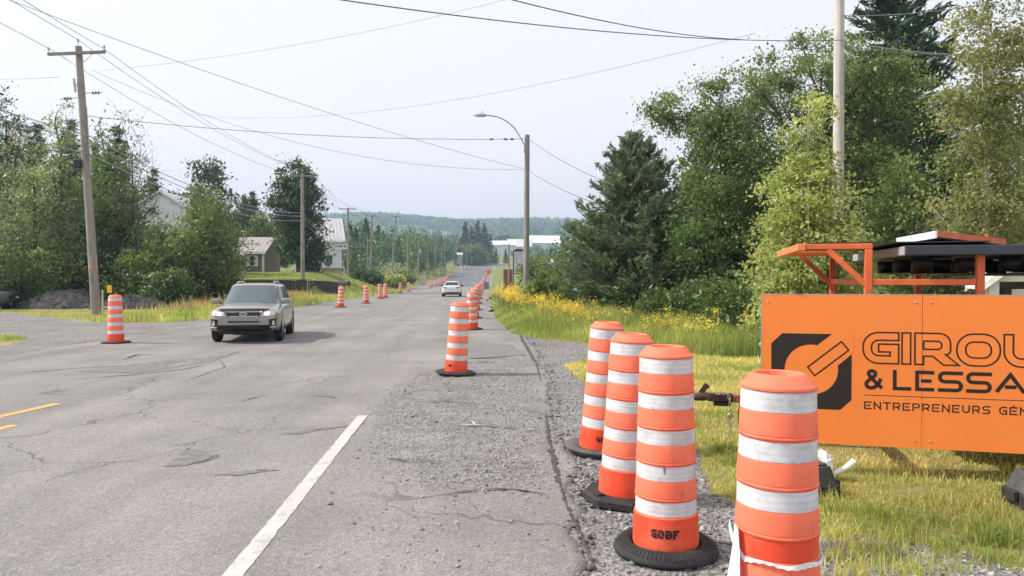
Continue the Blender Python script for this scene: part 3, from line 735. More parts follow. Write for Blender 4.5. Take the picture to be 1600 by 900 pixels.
items = word('GIROUX', [(1347, 1406), (1408.5, 1424), (1428, 1496), (1493.5, 1565), (1567.5, 1630), (1634, 1700)], 519, 567, .25, .0125)
text_mesh('lettering', items, f3, INK, sg)
items = word('&LESSARD', [(1350, 1381), (1395, 1424), (1430, 1460), (1465.5, 1505), (1509.5, 1550), (1554, 1604), (1610, 1648), (1655, 1695)], 576.5, 608, .175)
text_mesh('lettering', items, f3, INK, sg)
x0 = sl(1350, 631)[0]; pitch = sl(1378.6, 631)[0] - x0; line = 'ENTREPRENEURS GÉNÉRAUX'; bx = []; chs = ''
z1, z0 = sl(1350, 627)[1], sl(1350, 639)[1]; it = []; x = x0
adv = (sl(1551, 635)[0] - x0) / 13.0
for i, ch in enumerate(line):
    if ch == ' ':
        text_mesh('lettering', it, f3, INK, sg); it = []; x += adv * .62; continue
    it += glyph(ch, x, x + adv * .78, z0, z1, .0105); x += adv
text_mesh('lettering', it, f3, INK, sg)
zr = sl(1350, 617)[1]; mb = MB(); mb.add([(x0, -.0008, zr - .0025), (xs + 1.19, -.0008, zr - .0025), (xs + 1.19, -.0008, zr + .0025), (x0, -.0008, zr + .0025)], [(0, 1, 2, 3)]); mb.build('rule_line', INK, sg)
Q = lambda zx, zy: sl(1180 + zx / 2.369, 340 + zy / 2.369)
mb = MB(); ex0, ez1 = Q(60, 427); ex1 = Q(357, 560)[0]; ez0 = Q(60, 701)[1]; c = .085
mb.add([(ex0, -.0008, ez0), (ex1 - c, -.0008, ez0), (ex1, -.0008, ez0 + c), (ex1, -.0008, ez1), (ex0 + c, -.0008, ez1), (ex0, -.0008, ez1 - c)], [(0, 1, 2, 3, 4, 5)])
em = mb.build('emblem', INK, sg)
cx, cz = Q(207, 562); r = .205
mb = MB(); mb.add([(cx + r*math.cos(t), -.0013, cz + r*math.sin(t)) for t in np.linspace(0, 2*math.pi, 49)[:-1]], [tuple(range(48))])
pts = [Q(232, 471), Q(287, 422), Q(364, 422), Q(364, 500), Q(296, 556), Q(240, 560)]
mb.add([(a, -.0016, min(b, ez1 + .004)) for a, b in pts], [tuple(range(len(pts)))]); mb.build('emblem_cutout', SIGN_OR, em)
loop = np.array([Q(319, 459), Q(346, 491), Q(220, 585), Q(194, 553)]); V, F = strip(loop, .0125, True)
MB().add([(a, -.0021, b) for a, b in V], F).build('emblem_outline', INK, em)

tr = tag(empty('arrow_board_trailer', (S0[0], S0[1], 0), RZ), 'orange framed road works trailer with a black light panel folded flat on top', 'trailer')
TOR = plain('orange_steel', (.72, .15, .045), .5, var=.2, scale=5, dirt=((.30, .10, .05), .6)); TRED = TOR
BLK = plain('black_steel', (.022, .024, .028), .45, var=.3, scale=4, dirt=((.08, .08, .08), .5))
GRY = plain('alu_grey', (.52, .52, .52), .45, .3, var=.15)
yf, yr = .145, 1.95; zt = 1.86; xL, xR = .841, 1.66
mb = None
for x in (xL, xR):
    for y in (yf, yr):
        m_ = MB(); m_.cbox(x - .028, x + .028, y - .028, y + .028, .5, 1.845 if y == yf else 1.84, .004); m_.build('post', TOR, tr)
for y in (yf, yr):
    m_ = MB(); m_.bar((xL - .02, y, 1.555), (xL - .31, y, 1.845), .045); m_.build('brace', TOR, tr)
    m_ = MB(); m_.cbox(xL - .485, xL + .03, y - .025, y + .025, 1.848, 1.893, .004); m_.build('top_rail', TOR, tr)
m_ = MB(); m_.cbox(xL - .55, xL - .487, yf - .03, yr + .05, 1.838, 1.897, .004); m_.build('end_rail', plain('orange_steel_light', (.85, .24, .085), .5, var=.12, scale=5), tr)
m_ = MB(); m_.cbox(xL + .03, xR - .03, yf - .022, yf + .022, 1.55, 1.60, .004); m_.build('cross_rail', TOR, tr)
m_ = MB(); m_.cbox(xL - .022, xL + .022, yf + .03, yr - .03, 1.55, 1.60, .004); m_.build('cross_rail', TOR, tr)
m_ = MB(); m_.cbox(xR - .022, xR + .022, yf + .03, yr - .03, 1.55, 1.60, .004); m_.build('cross_rail', TOR, tr)
m_ = MB(); m_.box(xL - .45, xL + .9, yf + .03, yr - .05, 1.897, 1.907); m_.build('top_sheet', BLK, tr)
m_ = MB(); m_.cbox(1.09, 3.45, .02, 2.2, 1.79, 1.868, .006); m_.build('light_panel', plain('panel_black', (.035, .042, .055), .4, var=.2, scale=2), tr)
m_ = MB(); m_.box(1.082, 1.089, .03, 2.19, 1.794, 1.862); m_.build('panel_end', GRY, tr)
for x in np.arange(1.32, 3.3, .33):
    for y in (.45, 1.1, 1.75):
        m_ = MB(); m_.lathe([(.0, .03), (.08, .03), (.085, .0), (.085, .12), (.075, .12), (.07, .02)], 14, (x, y, 1.66)); m_.build('lamp_hood', BLK, tr)
m_ = MB(); m_.cbox(1.24, 1.75, .5, 1.75, 1.645, 1.655, .002); m_.cbox(1.9, 3.2, .3, 2.0, 1.63, 1.652, .002); m_.build('under_plate', BLK, tr)
# solar panel on top
def sp_(x, y, z): return (x, y, z)
m_ = MB(); xa = sl(1465, 360, .35)[0]; xb = sl(1570, 372, .35)[0]; za, zb_ = sl(1465, 362, .35)[1], sl(1570, 374, .35)[1]
m_.obox((xa, .35, za - .055), (xb - xa, 0, zb_ - za), (0, 1.3, 0.01), (0, 0, .05)); m_.build('solar_panel', BLK, tr)
m_ = MB(); m_.obox((xa - .004, .335, za - .045), (xb - xa + .008, 0, zb_ - za), (0, .013, 0), (0, 0, .05)); m_.build('panel_rim', plain('rust_orange', (.42, .12, .055), .6, var=.3, scale=8), tr)
m_ = MB(); m_.obox((xa - .02, .335, za - .055), (.014, 0, 0), (0, 1.32, .01), (0, 0, .062)); m_.build('panel_rim', plain('white_steel', (.75, .75, .74), .5), tr)
m_ = MB(); m_.obox((xb - .14, .34, zb_), (.02, 0, 0), (0, .02, 0), (0, 0, .05)); m_.build('tab', TRED, tr)
m_ = MB(); m_.bar((1.75, .6, 1.87), (1.85, .6, 1.95), .05); m_.bar((1.75, 1.4, 1.87), (1.85, 1.4, 1.95), .05); m_.build('panel_bracket', BLK, tr)
# chassis, wheels, tongue
m_ = MB(); m_.box(.7, 3.3, .12, .2, .42, .5); m_.box(.7, 3.3, 1.9, 1.98, .42, .5)
for x in (.7, 1.5, 2.3, 3.22): m_.box(x, x + .08, .2, 1.9, .425, .495)
m_.build('chassis', TOR, tr)
m_ = MB(); m_.cbox(1.2, 2.9, .5, 1.6, .5, 1.15, .03); m_.build('battery_box', plain('box_dark', (.10, .10, .11), .6), tr)
for y in (.32, 1.78):
    m_ = MB(); m_.lathe([(.20, -.08), (.30, -.09), (.325, -.06), (.33, 0), (.325, .06), (.30, .09), (.20, .08)], 30, (2.62, y, .33), 'y'); w = m_.build('wheel', RUB, tr)
    m_ = MB(); m_.lathe([(.0, -.03), (.16, -.04), (.2, -.06), (.2, .06), (.0, .03)], 24, (2.62, y, .33), 'y'); m_.build('rim', GRY, w)
tz = .435
m_ = MB(); m_.cbox(-.22, .75, .965, 1.035, tz - .035, tz + .035, .005); m_.build('tongue', plain('rust_steel', (.30, .095, .05), .7, var=.4, scale=9, dirt=((.05, .04, .035), .8)), tr)
RUST = plain('dark_rust', (.07, .045, .035), .7, .3, var=.5, scale=12)
m_ = MB(); m_.cbox(-.44, -.2, .955, 1.045, tz - .03, tz + .045, .008); m_.tube([(-.44, 1, tz + .01), (-.5, 1, tz + .01), (-.56, 1, tz), (-.6, 1, tz - .005)], [.04, .045, .035, .012], 10); m_.build('coupler', RUST, tr)
m_ = MB(); m_.bar((-.50, 1, tz + .04), (-.44, 1, tz + .13), .025, .05); m_.bar((-.45, 1, tz + .10), (-.42, 1, tz + .11), .02, .03); m_.build('coupler_latch', RUST, tr)
m_ = MB(); m_.cbox(-.38, -.22, .97, 1.03, tz - .075, tz - .036, .006); m_.build('hitch_plate', BLK, tr)
m_ = MB()
pts = [(-.34, .94, tz + .055), (-.29, .93, tz + .06), (-.25, .925, tz + .05), (-.235, .92, tz + .02)] + [(-.23 + .006*math.sin(k), .92, tz - .01 - .035*k) for k in range(11)]
for k, p in enumerate(pts):
    d = np.array(pts[min(k+1, len(pts)-1)]) - np.array(pts[max(k-1, 0)]); d = d / np.linalg.norm(d)
    a = np.cross(d, (0, 1, 0) if k % 2 else (1, .2, 0)); a /= np.linalg.norm(a)
    m_.tube([np.array(p) + d*.021*math.cos(t) + a*.0125*math.sin(t) for t in np.linspace(0, 2*math.pi, 11)], .0048, 5, False)
m_.lathe([(.011, -.01), (.026, -.01), (.026, .01), (.011, .01), (.011, -.01)], 14, (-.228, .915, tz - .155), 'y')
m_.build('safety_chain', plain('chain_steel', (.45, .43, .38), .4, .6, var=.4, scale=30), tr)
m_ = MB(); m_.tube([(-.13, .955, tz - .03), (-.135, .95, tz - .10), (-.145, .95, tz - .2), (-.14, .95, tz - .32)], [.008, .014, .009, .012], 6); m_.build('tie_strap', BLK, tr)
m_ = MB(); m_.cbox(.03, .09, .96, 1.04, tz - .045, tz + .05, .005); m_.box(-.06, .1, .95, 1.05, tz - .04, tz + .047); m_.build('tape_wrap', BLK, tr)
m_ = MB(); m_.tube([(.35, 1.08, .0), (.35, 1.08, .75)], .025, 10); m_.lathe([(0, 0), (.09, 0), (.09, .02), (.0, .03)], 16, (.35, 1.08, 0)); m_.build('jack_stand', BLK, tr)

# rubber ballast blocks and litter in the grass
def ballast(loc, rz, L, Wd, H, label):
    e = tag(empty('ballast_block', loc, rz), label, 'ballast block', 'black rubber ballast blocks')
    m_ = MB(); m_.cbox(-L/2, L/2, -Wd/2, Wd/2, 0, H*.45, .012); m_.build('foot', RUB, e)
    m_ = MB(); a, b = L/2 - .02, Wd/2 - .02; q = .78
    v = [(-a, -b, H*.451), (a, -b, H*.451), (a, b, H*.451), (-a, b, H*.451), (-a*q, -b*q, H), (a*q, -b*q, H), (a*q, b*q, H), (-a*q, b*q, H)]
    m_.add(v, [(0,1,5,4), (1,2,6,5), (2,3,7,6), (3,0,4,7), (4,5,6,7)]); m_.build('body', plain('worn_rubber', (.075, .075, .08), .8, var=.4, scale=8, bump=.4, dirt=((.20, .19, .18), .7)), e, bevel=.006)
    m_ = MB(); m_.cbox(-.3*L, .3*L, -.26*Wd, .26*Wd, H + .001, H + .018, .005); m_.build('top_plate', plain('worn_rubber', (0, 0, 0)), e)
    m_ = MB()
    for sx in (-1, 1): m_ = MB(); m_.cbox(sx*(L/2 + .02) - .02, sx*(L/2 + .02) + .02, -.05, .05, H*.2, H*.5, .008); m_.build('lug', RUB, e)
    return e
g1 = gnd(1262, 775); ballast((g1[0], g1[1], 0), .15, .40, .22, .23, 'worn black rubber block in the grass, half hidden behind the nearest drum')
g2 = gnd(1605, 800); ballast((g2[0] + .22, g2[1] + .08, .0), -.12, .46, .34, .25, 'black rubber block cut by the right edge below the sign board')
def crumpled(loc, R, label, name, seed, squash=(1, 1, .6)):
    r = np.random.default_rng(seed); n = 22; m = 14; V = []
    for j in range(m + 1):
        for i in range(n):
            th, ph = 2*math.pi*i/n, math.pi*j/m; q = R*(1 + .22*r.normal()*math.sin(ph))
            V.append((loc[0] + q*math.sin(ph)*math.cos(th)*squash[0], loc[1] + q*math.sin(ph)*math.sin(th)*squash[1], loc[2] + max(-.9*R*squash[2], q*math.cos(ph)*squash[2])))
    F = [(j*n+i, j*n+(i+1) % n, (j+1)*n+(i+1) % n, (j+1)*n+i) for j in range(m) for i in range(n)]
    o = MB().add(V, F).build(name, plain('white_plastic_film', (.85, .85, .86), .4, var=.06), None); return tag(o, label, 'litter')
p = gnd(1293, 758); crumpled((p[0] + .02, p[1] + .15, .10), .11, 'crumpled white plastic bag beside the half hidden rubber block', 'plastic_bag', 4, (.7, .7, 1.25))
m_ = MB(); p = gnd(1306, 752); m_.tube([(p[0], p[1] + .02, .06), (p[0] + .07, p[1] + .0, .10), (p[0] + .15, p[1] - .0, .16)], [.018, .022, .026], 12); tag(m_.build('white_tube', plain('white_plastic_film', (.85, .85, .86))), 'short white rolled tube sticking out of the grass', 'tube')

# ------------------------------------------------------------------ small white shed at the right edge
Ys = 10.6; o_ = at(1594, 436, Ys)
sh = tag(empty('garden_shed', (o_[0], Ys, 0), -.50), 'small white gabled shed behind the trailer at the right edge', 'shed')
WHT = plain('white_boards', (.74, .74, .72), .6, var=.12, scale=3, dirt=((.45, .43, .40), .4))
zE, zR, hw, L_, wx = 1.44, 1.90, .52, 1.5, .38
m_ = MB(); m_.box(-wx, -wx + .12, 0, .04, 0, 1.56); m_.box(wx - .12, wx, 0, .04, 0, 1.56); m_.box(-wx, -wx + .03, .04, L_, 0, 1.55); m_.box(wx - .03, wx, .04, L_, 0, 1.55); m_.box(-wx, wx, L_, L_ + .04, 0, 1.56)
m_.prism([(-wx, 0, 1.561), (wx, 0, 1.561), (0, 0, 1.86)], (0, .04, 0)); m_.build('wall', WHT, sh)
for s in (-1, 1):
    m_ = MB(); m_.obox((0, -.14, zR), (s*hw, 0, -(zR - zE)), (0, L_ + .28, 0), (0, 0, .035)); m_.build('roof', plain('pale_roof', (.66, .66, .65), .6), sh)
    for yb in (-.165, L_ + .145): m_ = MB(); m_.obox((0, yb, zR - .06), (s*(hw + .015), 0, -(zR - zE)), (0, .02, 0), (0, 0, .105)); m_.build('barge_board', WHT, sh)
m_ = MB(); m_.obox((-.10, .01, 0), (.34, -.02, 0), (0, .03, 0), (0, 0, 1.45)); m_.build('door', plain('weathered_cream', (.55, .50, .43), .7), sh)

# ------------------------------------------------------------------ poles and wires
def woodmat(name, c1, c2):
    m = NT(name); co = m.co(); mp = m.n('Mapping'); mp.inputs['Scale'].default_value = (5, 5, .35); m.l(co, mp.inputs[0])
    m.set(m.mix(1.0, m.ramp(m.noise(4, 5, .65, mp.outputs[0]), [(.3, c1), (.7, c2)]), m.ramp(m.noise(.9, 3, .6, co), [(.3, .8), (.7, 1.15)]), 'MULTIPLY'), .9, 0, .15)
    m.bump(m.noise(6, 4, .7, mp.outputs[0]), .4, .01); return m.m
POLE = woodmat('pole_wood', (.20, .175, .15), (.36, .33, .30)); POLE_L = woodmat('pale_pole_wood', (.42, .38, .34), (.60, .57, .53))
STEEL = plain('galv', (.42, .42, .42), .45, .6, var=.2); PORC = plain('porcelain', (.55, .55, .55), .3); WIRE = plain('wire_dark', (.13, .13, .135), .6, var=.1)
def pole(px, Y, ztop, r0=.16, r1=.11, lean=(0, 0), label='', arm=None, armz=.3, armrot=0, ins=3, transformer=None, mat=None, group='wooden utility poles'):
    x = xat(px, Y); z0 = float(hgt(x, Y)); H = ztop - z0
    e = tag(empty('utility_pole', (x, Y, z0)), label, 'utility pole', group); e.rotation_euler = (lean[1], lean[0], 0)
    m_ = MB(); m_.tube([(0, 0, -.3), (0, 0, H*.5), (0, 0, H)], [r0, (r0 + r1)/2, r1], 14); m_.build('shaft', mat or POLE, e)
    e['H'] = H
    if arm:
        c, s = math.cos(armrot), math.sin(armrot); za = H - armz; o = r1 + .05
        m_ = MB(); m_.bar((-arm/2*c, -o - arm/2*s, za), (arm/2*c, -o + arm/2*s, za), .10, .12); m_.build('crossarm', POLE, e)
        m_ = MB()
        for q in (-1, 1): m_.bar((q*arm*.28*c, -o + q*arm*.28*s, za - .05), (0, -r1, za - .62), .03, .012)
        m_.build('arm_brace', STEEL, e)
        pos = [-.48, .48] + ([0] if ins == 3 else [-.2, .2])
        for q in pos:
            zz = (H + .22) if q == 0 else za + .06; oo = 0 if q == 0 else -o
            m_ = MB(); m_.lathe([(.018, 0), (.02, .12), (.06, .13), (.065, .16), (.04, .18), (.05, .20), (.045, .24), (0, .26)], 12, (q*arm*c, oo + q*arm*s, zz - (.12 if q == 0 else 0))); m_.build('insulator', PORC, e)
    if transformer:
        m_ = MB(); m_.lathe([(0, -.5), (.2, -.5), (.22, -.45), (.22, .3), (.16, .42), (0, .45)], 18, (.38, 0, transformer - z0)); m_.bar((.02, 0, transformer - z0), (.2, 0, transformer - z0), .08); m_.build('transformer', plain('can_grey', (.5, .51, .52), .45), e)
    return e
WG = 'overhead wires'
WIRE_L = plain('cable_grey', (.34, .34, .35), .6, var=.1)
def wire(p, q, sag, r, label, n=18, mat=None):
    p, q = np.array(p, float), np.array(q, float); pts = [p + (q - p)*t - np.array((0, 0, sag*4*t*(1 - t))) for t in np.linspace(0, 1, n)]
    m_ = MB(); m_.tube(pts, r, 5); return tag(m_.build('overhead_wire', mat or WIRE), label, 'wire', WG)
Y1 = 34.0; zt1 = zat(72, Y1, 126)
P1 = pole(150, Y1, zt1, .20, .14, lean=(math.atan((126 - 150)/415.0), 0), label='tall grey pole with crossarm on the left behind the gravel driveway', arm=2.5, armz=.35, ins=3)
t1 = lambda dx, z: np.array((xat(150, Y1) - .0578*z + dx, Y1 - .1, z))
m_ = MB(); m_.tube([(-.25, -.1, 10.55), (-.2, -.12, 9.95)], .055, 8); m_.tube([(-.2, -.1, 10.3), (0, 0, 10.1)], .02, 6); m_.build('fuse_cutout', plain('can_grey', (.5, .51, .52)), P1)
for sx, zz in ((-1, 9.72), (1, 9.92)):
    m_ = MB()
    m_.tube([(sx*.12, 0, zz), (sx*.45, 0, zz - .02)], .015, 6)
    for k in range(3): m_.lathe([(.0, -.02), (.07, -.015), (.07, .015), (0, .02)], 10, (sx*(.5 + .12*k), 0, zz - .02), 'x')
    m_.tube([(sx*.45, 0, zz - .02), (sx*.9, 0, zz - .03)], .015, 6)
    m_.build('strain_insulator', plain('ins_brown', (.16, .14, .13), .4), P1)
m_ = MB(); m_.cbox(-.42, -.12, -.32, -.1, 6.55, 6.95, .03); m_.build('terminal_box', BLK, P1)
m_ = MB(); m_.lathe([(.165, 2.0), (.19, 2.02), (.19, 2.14), (.165, 2.16)], 16); m_.build('band', plain('pole_tag', (.45, .22, .10), .6), P1); m_ = MB(); m_.tube([(.17, 0, 6.2), (.17, 0, 9.3)], .03, 6); m_.build('conduit', STEEL, P1)
Y2 = 69.0; P2 = pole(473, Y2, zat(271, Y2, 473), .19, .14, label='grey pole in front of the big dark round tree', arm=2.0, armz=.25, ins=3)
Y3 = 100.0; P3_ = pole(544, Y3, zat(325, Y3, 544), .17, .13, label='pole with crossarm beside the small white banner', arm=2.3, armz=.15, ins=3)
P4 = pole(578, 126, zat(336, 126, 582), .19, .14, lean=(.035, 0), label='leaning pole carrying a grey transformer can', arm=1.9, armz=.2, transformer=zat(357, 126))
P5 = pole(611, 134, zat(337, 134, 618), .18, .13, lean=(.07, 0), label='bare pole leaning right behind the transformer pole', arm=1.6, armz=.12)
P4b = pole(574.5, 140, zat(371, 140), .13, .1, label='short thin pole just left of the transformer pole')
far = [(637.5, 168, 374, 'first far pole right of the leaning bare pole', None), (654, 178, 379, 'far pole with a small pale transformer can', 392), (668, 190, 383, 'far pole just right of the second transformer pole', None), (680, 205, 391, 'shorter far pole left of the grey twin poles', None), (690.5, 222, 386, 'left one of the twin far poles', None), (695, 230, 380, 'right one of the twin far poles', None), (729, 330, 382, 'far pole beside the small white roadside house', None), (750, 395, 378, 'farthest pole in front of the dark spruce clump', None)]
FP = []
for px, Y, yt, lb, tf in far:
    zt_ = zat(yt, Y); FP.append((pole(px, Y, zt_, .2, .15, label=lb, arm=3.0, armz=.3, transformer=zat(tf, Y) if tf else None), px, Y, zt_))
# street lamp pole on the right
YL = 36.0; xl = xat(822, YL)
lamp = pole(822, YL, zat(211, YL, 825), .15, .12, lean=(.006, 0), label='weathered pole carrying a curved street lamp arm right of the road', mat=POLE)
lamp.name = 'street_lamp_pole'
H = lamp['H']; pts = [(-.02, 0, H - .72), (-.25, 0, H - .25), (-.6, 0, H + .32), (-1.0, 0, H + .66), (-1.45, 0, H + .86), (-1.9, 0, H + .93), (-2.1, 0, H + .93)]
m_ = MB(); m_.tube(pts, .032, 8); m_.cbox(-.16, -.08, -.1, .1, H - .85, H - .6, .01); m_.build('lamp_arm', STEEL, lamp)
m_ = MB(); m_.lathe([(.0, -.32), (.05, -.3), (.09, -.1), (.1, .1), (.07, .28), (0, .32)], 12, (-2.3, 0, H + .93), 'x'); m_.tube([(-2.2, 0, H + 1.0), (-2.2, 0, H + 1.12)], .035, 8); m_.build('lamp_head', plain('can_grey', (0, 0, 0)), lamp)
# tall pale pole behind the birch
YR = 21.0
PR = pole(1309, YR, 12.5, .165, .135, label='pale smooth pole rising out of the trees on the right', mat=POLE_L)
# second small lamp pole beyond
lp2 = pole(795, 74, zat(381, 74), .09, .08, label='thin pole with a small lamp arm left of the roadside sign cabinet')
h2 = lp2['H']; m_ = MB(); m_.tube([(0, 0, h2 - .3), (-.4, 0, h2 + .0), (-1.0, 0, h2 - .25), (-1.5, 0, h2 - .55)], .03, 6); m_.build('lamp_arm', STEEL, lp2)
# wires: along the left pole line
ang1 = np.array((xat(473, Y2), Y2)); 
def wtop(e, q, arm, armz, dz=.18):
    x, y, z0 = e.location; l = e.rotation_euler[1]; z = e['H'] - armz + dz + (armz + .1 if q == 0 else 0)
    return np.array((x + q*arm + math.tan(l)*z, y - .15, z0 + z))
A1 = [wtop(P1, q, 2.5, .35) for q in (-.48, 0, .48)]; A2 = [wtop(P2, q, 2.0, .25) for q in (-.48, 0, .48)]; A3 = [wtop(P3_, q, 2.3, .15) for q in (-.48, 0, .48)]
nm = ['left', 'middle', 'right']
back = [np.array((-16.6 + q, -8, 12.6 + (0 if q else .5))) for q in (-1.1, 0, 1.1)]
P4t = [wtop(P4, q, 1.9, .2) for q in (-.48, 0, .48)]
for k in range(3):
    wire(back[k], A1[k], .5, .013, '%s of three wires from above the left edge to the crossarm pole' % nm[k])
    wire(A1[k], A2[k], .7, .012, '%s of three high wires between the crossarm pole and the tree pole' % nm[k])
    wire(A2[k], A3[k], .6, .014, '%s of three high wires from the tree pole to the banner pole' % nm[k])
    wire(A3[k], P4t[k], .5, .015, '%s of three high wires from the banner pole to the transformer pole' % nm[k])
c1 = [t1(.2, zat(y, Y1)) for y in (218, 228, 246)]; c2 = [np.array((xat(473, Y2), Y2 - .2, zat(y, Y2))) for y in (334, 339, 346)]
c3 = [np.array((xat(544, Y3), Y3 - .2, zat(y, Y3))) for y in (376, 381, 386)]; c4 = [np.array((xat(580, 126), 125.8, zat(y, 126))) for y in (376, 381, 386)]; c5 = [np.array((xat(614, 134), 133.8, zat(y, 134))) for y in (367, 375, 382)]
hb = ['upper', 'middle', 'lower']
for k in range(3):
    wire((-16.0, -6, (6.6, 6.2, 5.7)[k]), c1[k], .2, .022, '%s thick cable low across the left trees to the crossarm pole' % hb[k], mat=WIRE_L)
    wire(c1[k], c2[k], .9, .022, '%s thick cable between the crossarm pole and the tree pole' % hb[k], mat=WIRE_L)
    wire(c2[k], c3[k], .7, .022, '%s cable from the tree pole to the banner pole' % hb[k], mat=WIRE_L)
    wire(c3[k], c4[k], .6, .022, '%s cable from the banner pole to the transformer pole' % hb[k]); wire(c4[k], c5[k], .5, .022, '%s short cable between the two leaning poles' % hb[k])
prev = (c5[1], P4t[1])
for e, px, Y, z in FP[:1] + FP[1:3] + FP[3:4] + FP[5:]:
    a = np.array((xat(px, Y), Y - .2, z - .1)); b = np.array((xat(px, Y), Y - .2, z - .5*(z - float(hgt(xat(px, Y), Y)))))
    wire(prev[1], a, .8, .03, 'high wire up to the %s' % e['label']); wire(prev[0], b, 1.0, .03, 'low cable to the %s' % e['label']); prev = (b, a)
# across the road and on the right
LT = lambda y: np.array((xat(823.5, YL), YL - .15, zat(y, YL)))
wire(t1(.15, zat(188, Y1)), LT(217), .35, .013, 'dark cable across the road from the crossarm pole to the street lamp pole')
m_ = MB()
for px in (768, 790, 800):
    p = at(px, 217.5, YL - .1); m_.lathe([(0, -.12), (.05, -.06), (.05, .06), (0, .12)], 8, tuple(p), 'x')
tag(m_.build('wire_splice', WIRE), 'dark splice sleeves on the road crossing cable near the street lamp', 'splice')
wire(at(-260, -105, 17), LT(265), .4, .008, 'long wire from the upper left corner down to the street lamp pole')
wire(t1(.3, zat(262, Y1)) + (0, 0, 4.2), LT(265), 1.2, .008, 'faint thin wire across the sky ending low on the street lamp pole')
wire(at(-40, 122, 60), at(95, 120, Y1), .1, .010, 'thin wire from the left edge to the insulators below the crossarm')
wire(at(155, 110, Y1), at(900, -30, 30), .5, .006, 'faint thin wire from the crossarm pole up to the top of the sky')
wire(at(250, 172, 60), at(1180, 52, 26), 1.6, .007, 'faint thin wire rising to the right over the road')
wire(LT(216), at(960, 290, 24), .15, .012, 'upper wire from the street lamp pole into the pine'); wire(LT(265), at(945, 322, 24), .15, .012, 'lower wire from the street lamp pole into the pine')
RT = lambda y, dy=0: np.array((xat(1309, YR), YR - .2, zat(y, YR, 1309)))
wire(at(480, -8, 12), RT(66), .25, .011, 'thick dark cable from the top edge to the pale pole'); wire(at(720, -22, 11), at(1160, 62, 17.5), .15, .010, 'thinner cable joining the thick cable left of the pale pole')
wire(RT(66), at(1720, 70, 15), .3, .012, 'cable running right from the pale pole past the poplar'); wire(RT(28), at(1560, 3, 16), .1, .010, 'wire rising right from the pale pole to the top edge')
wire(RT(75), at(1700, 78, 17), .2, .009, 'thin lower wire right of the pale pole')
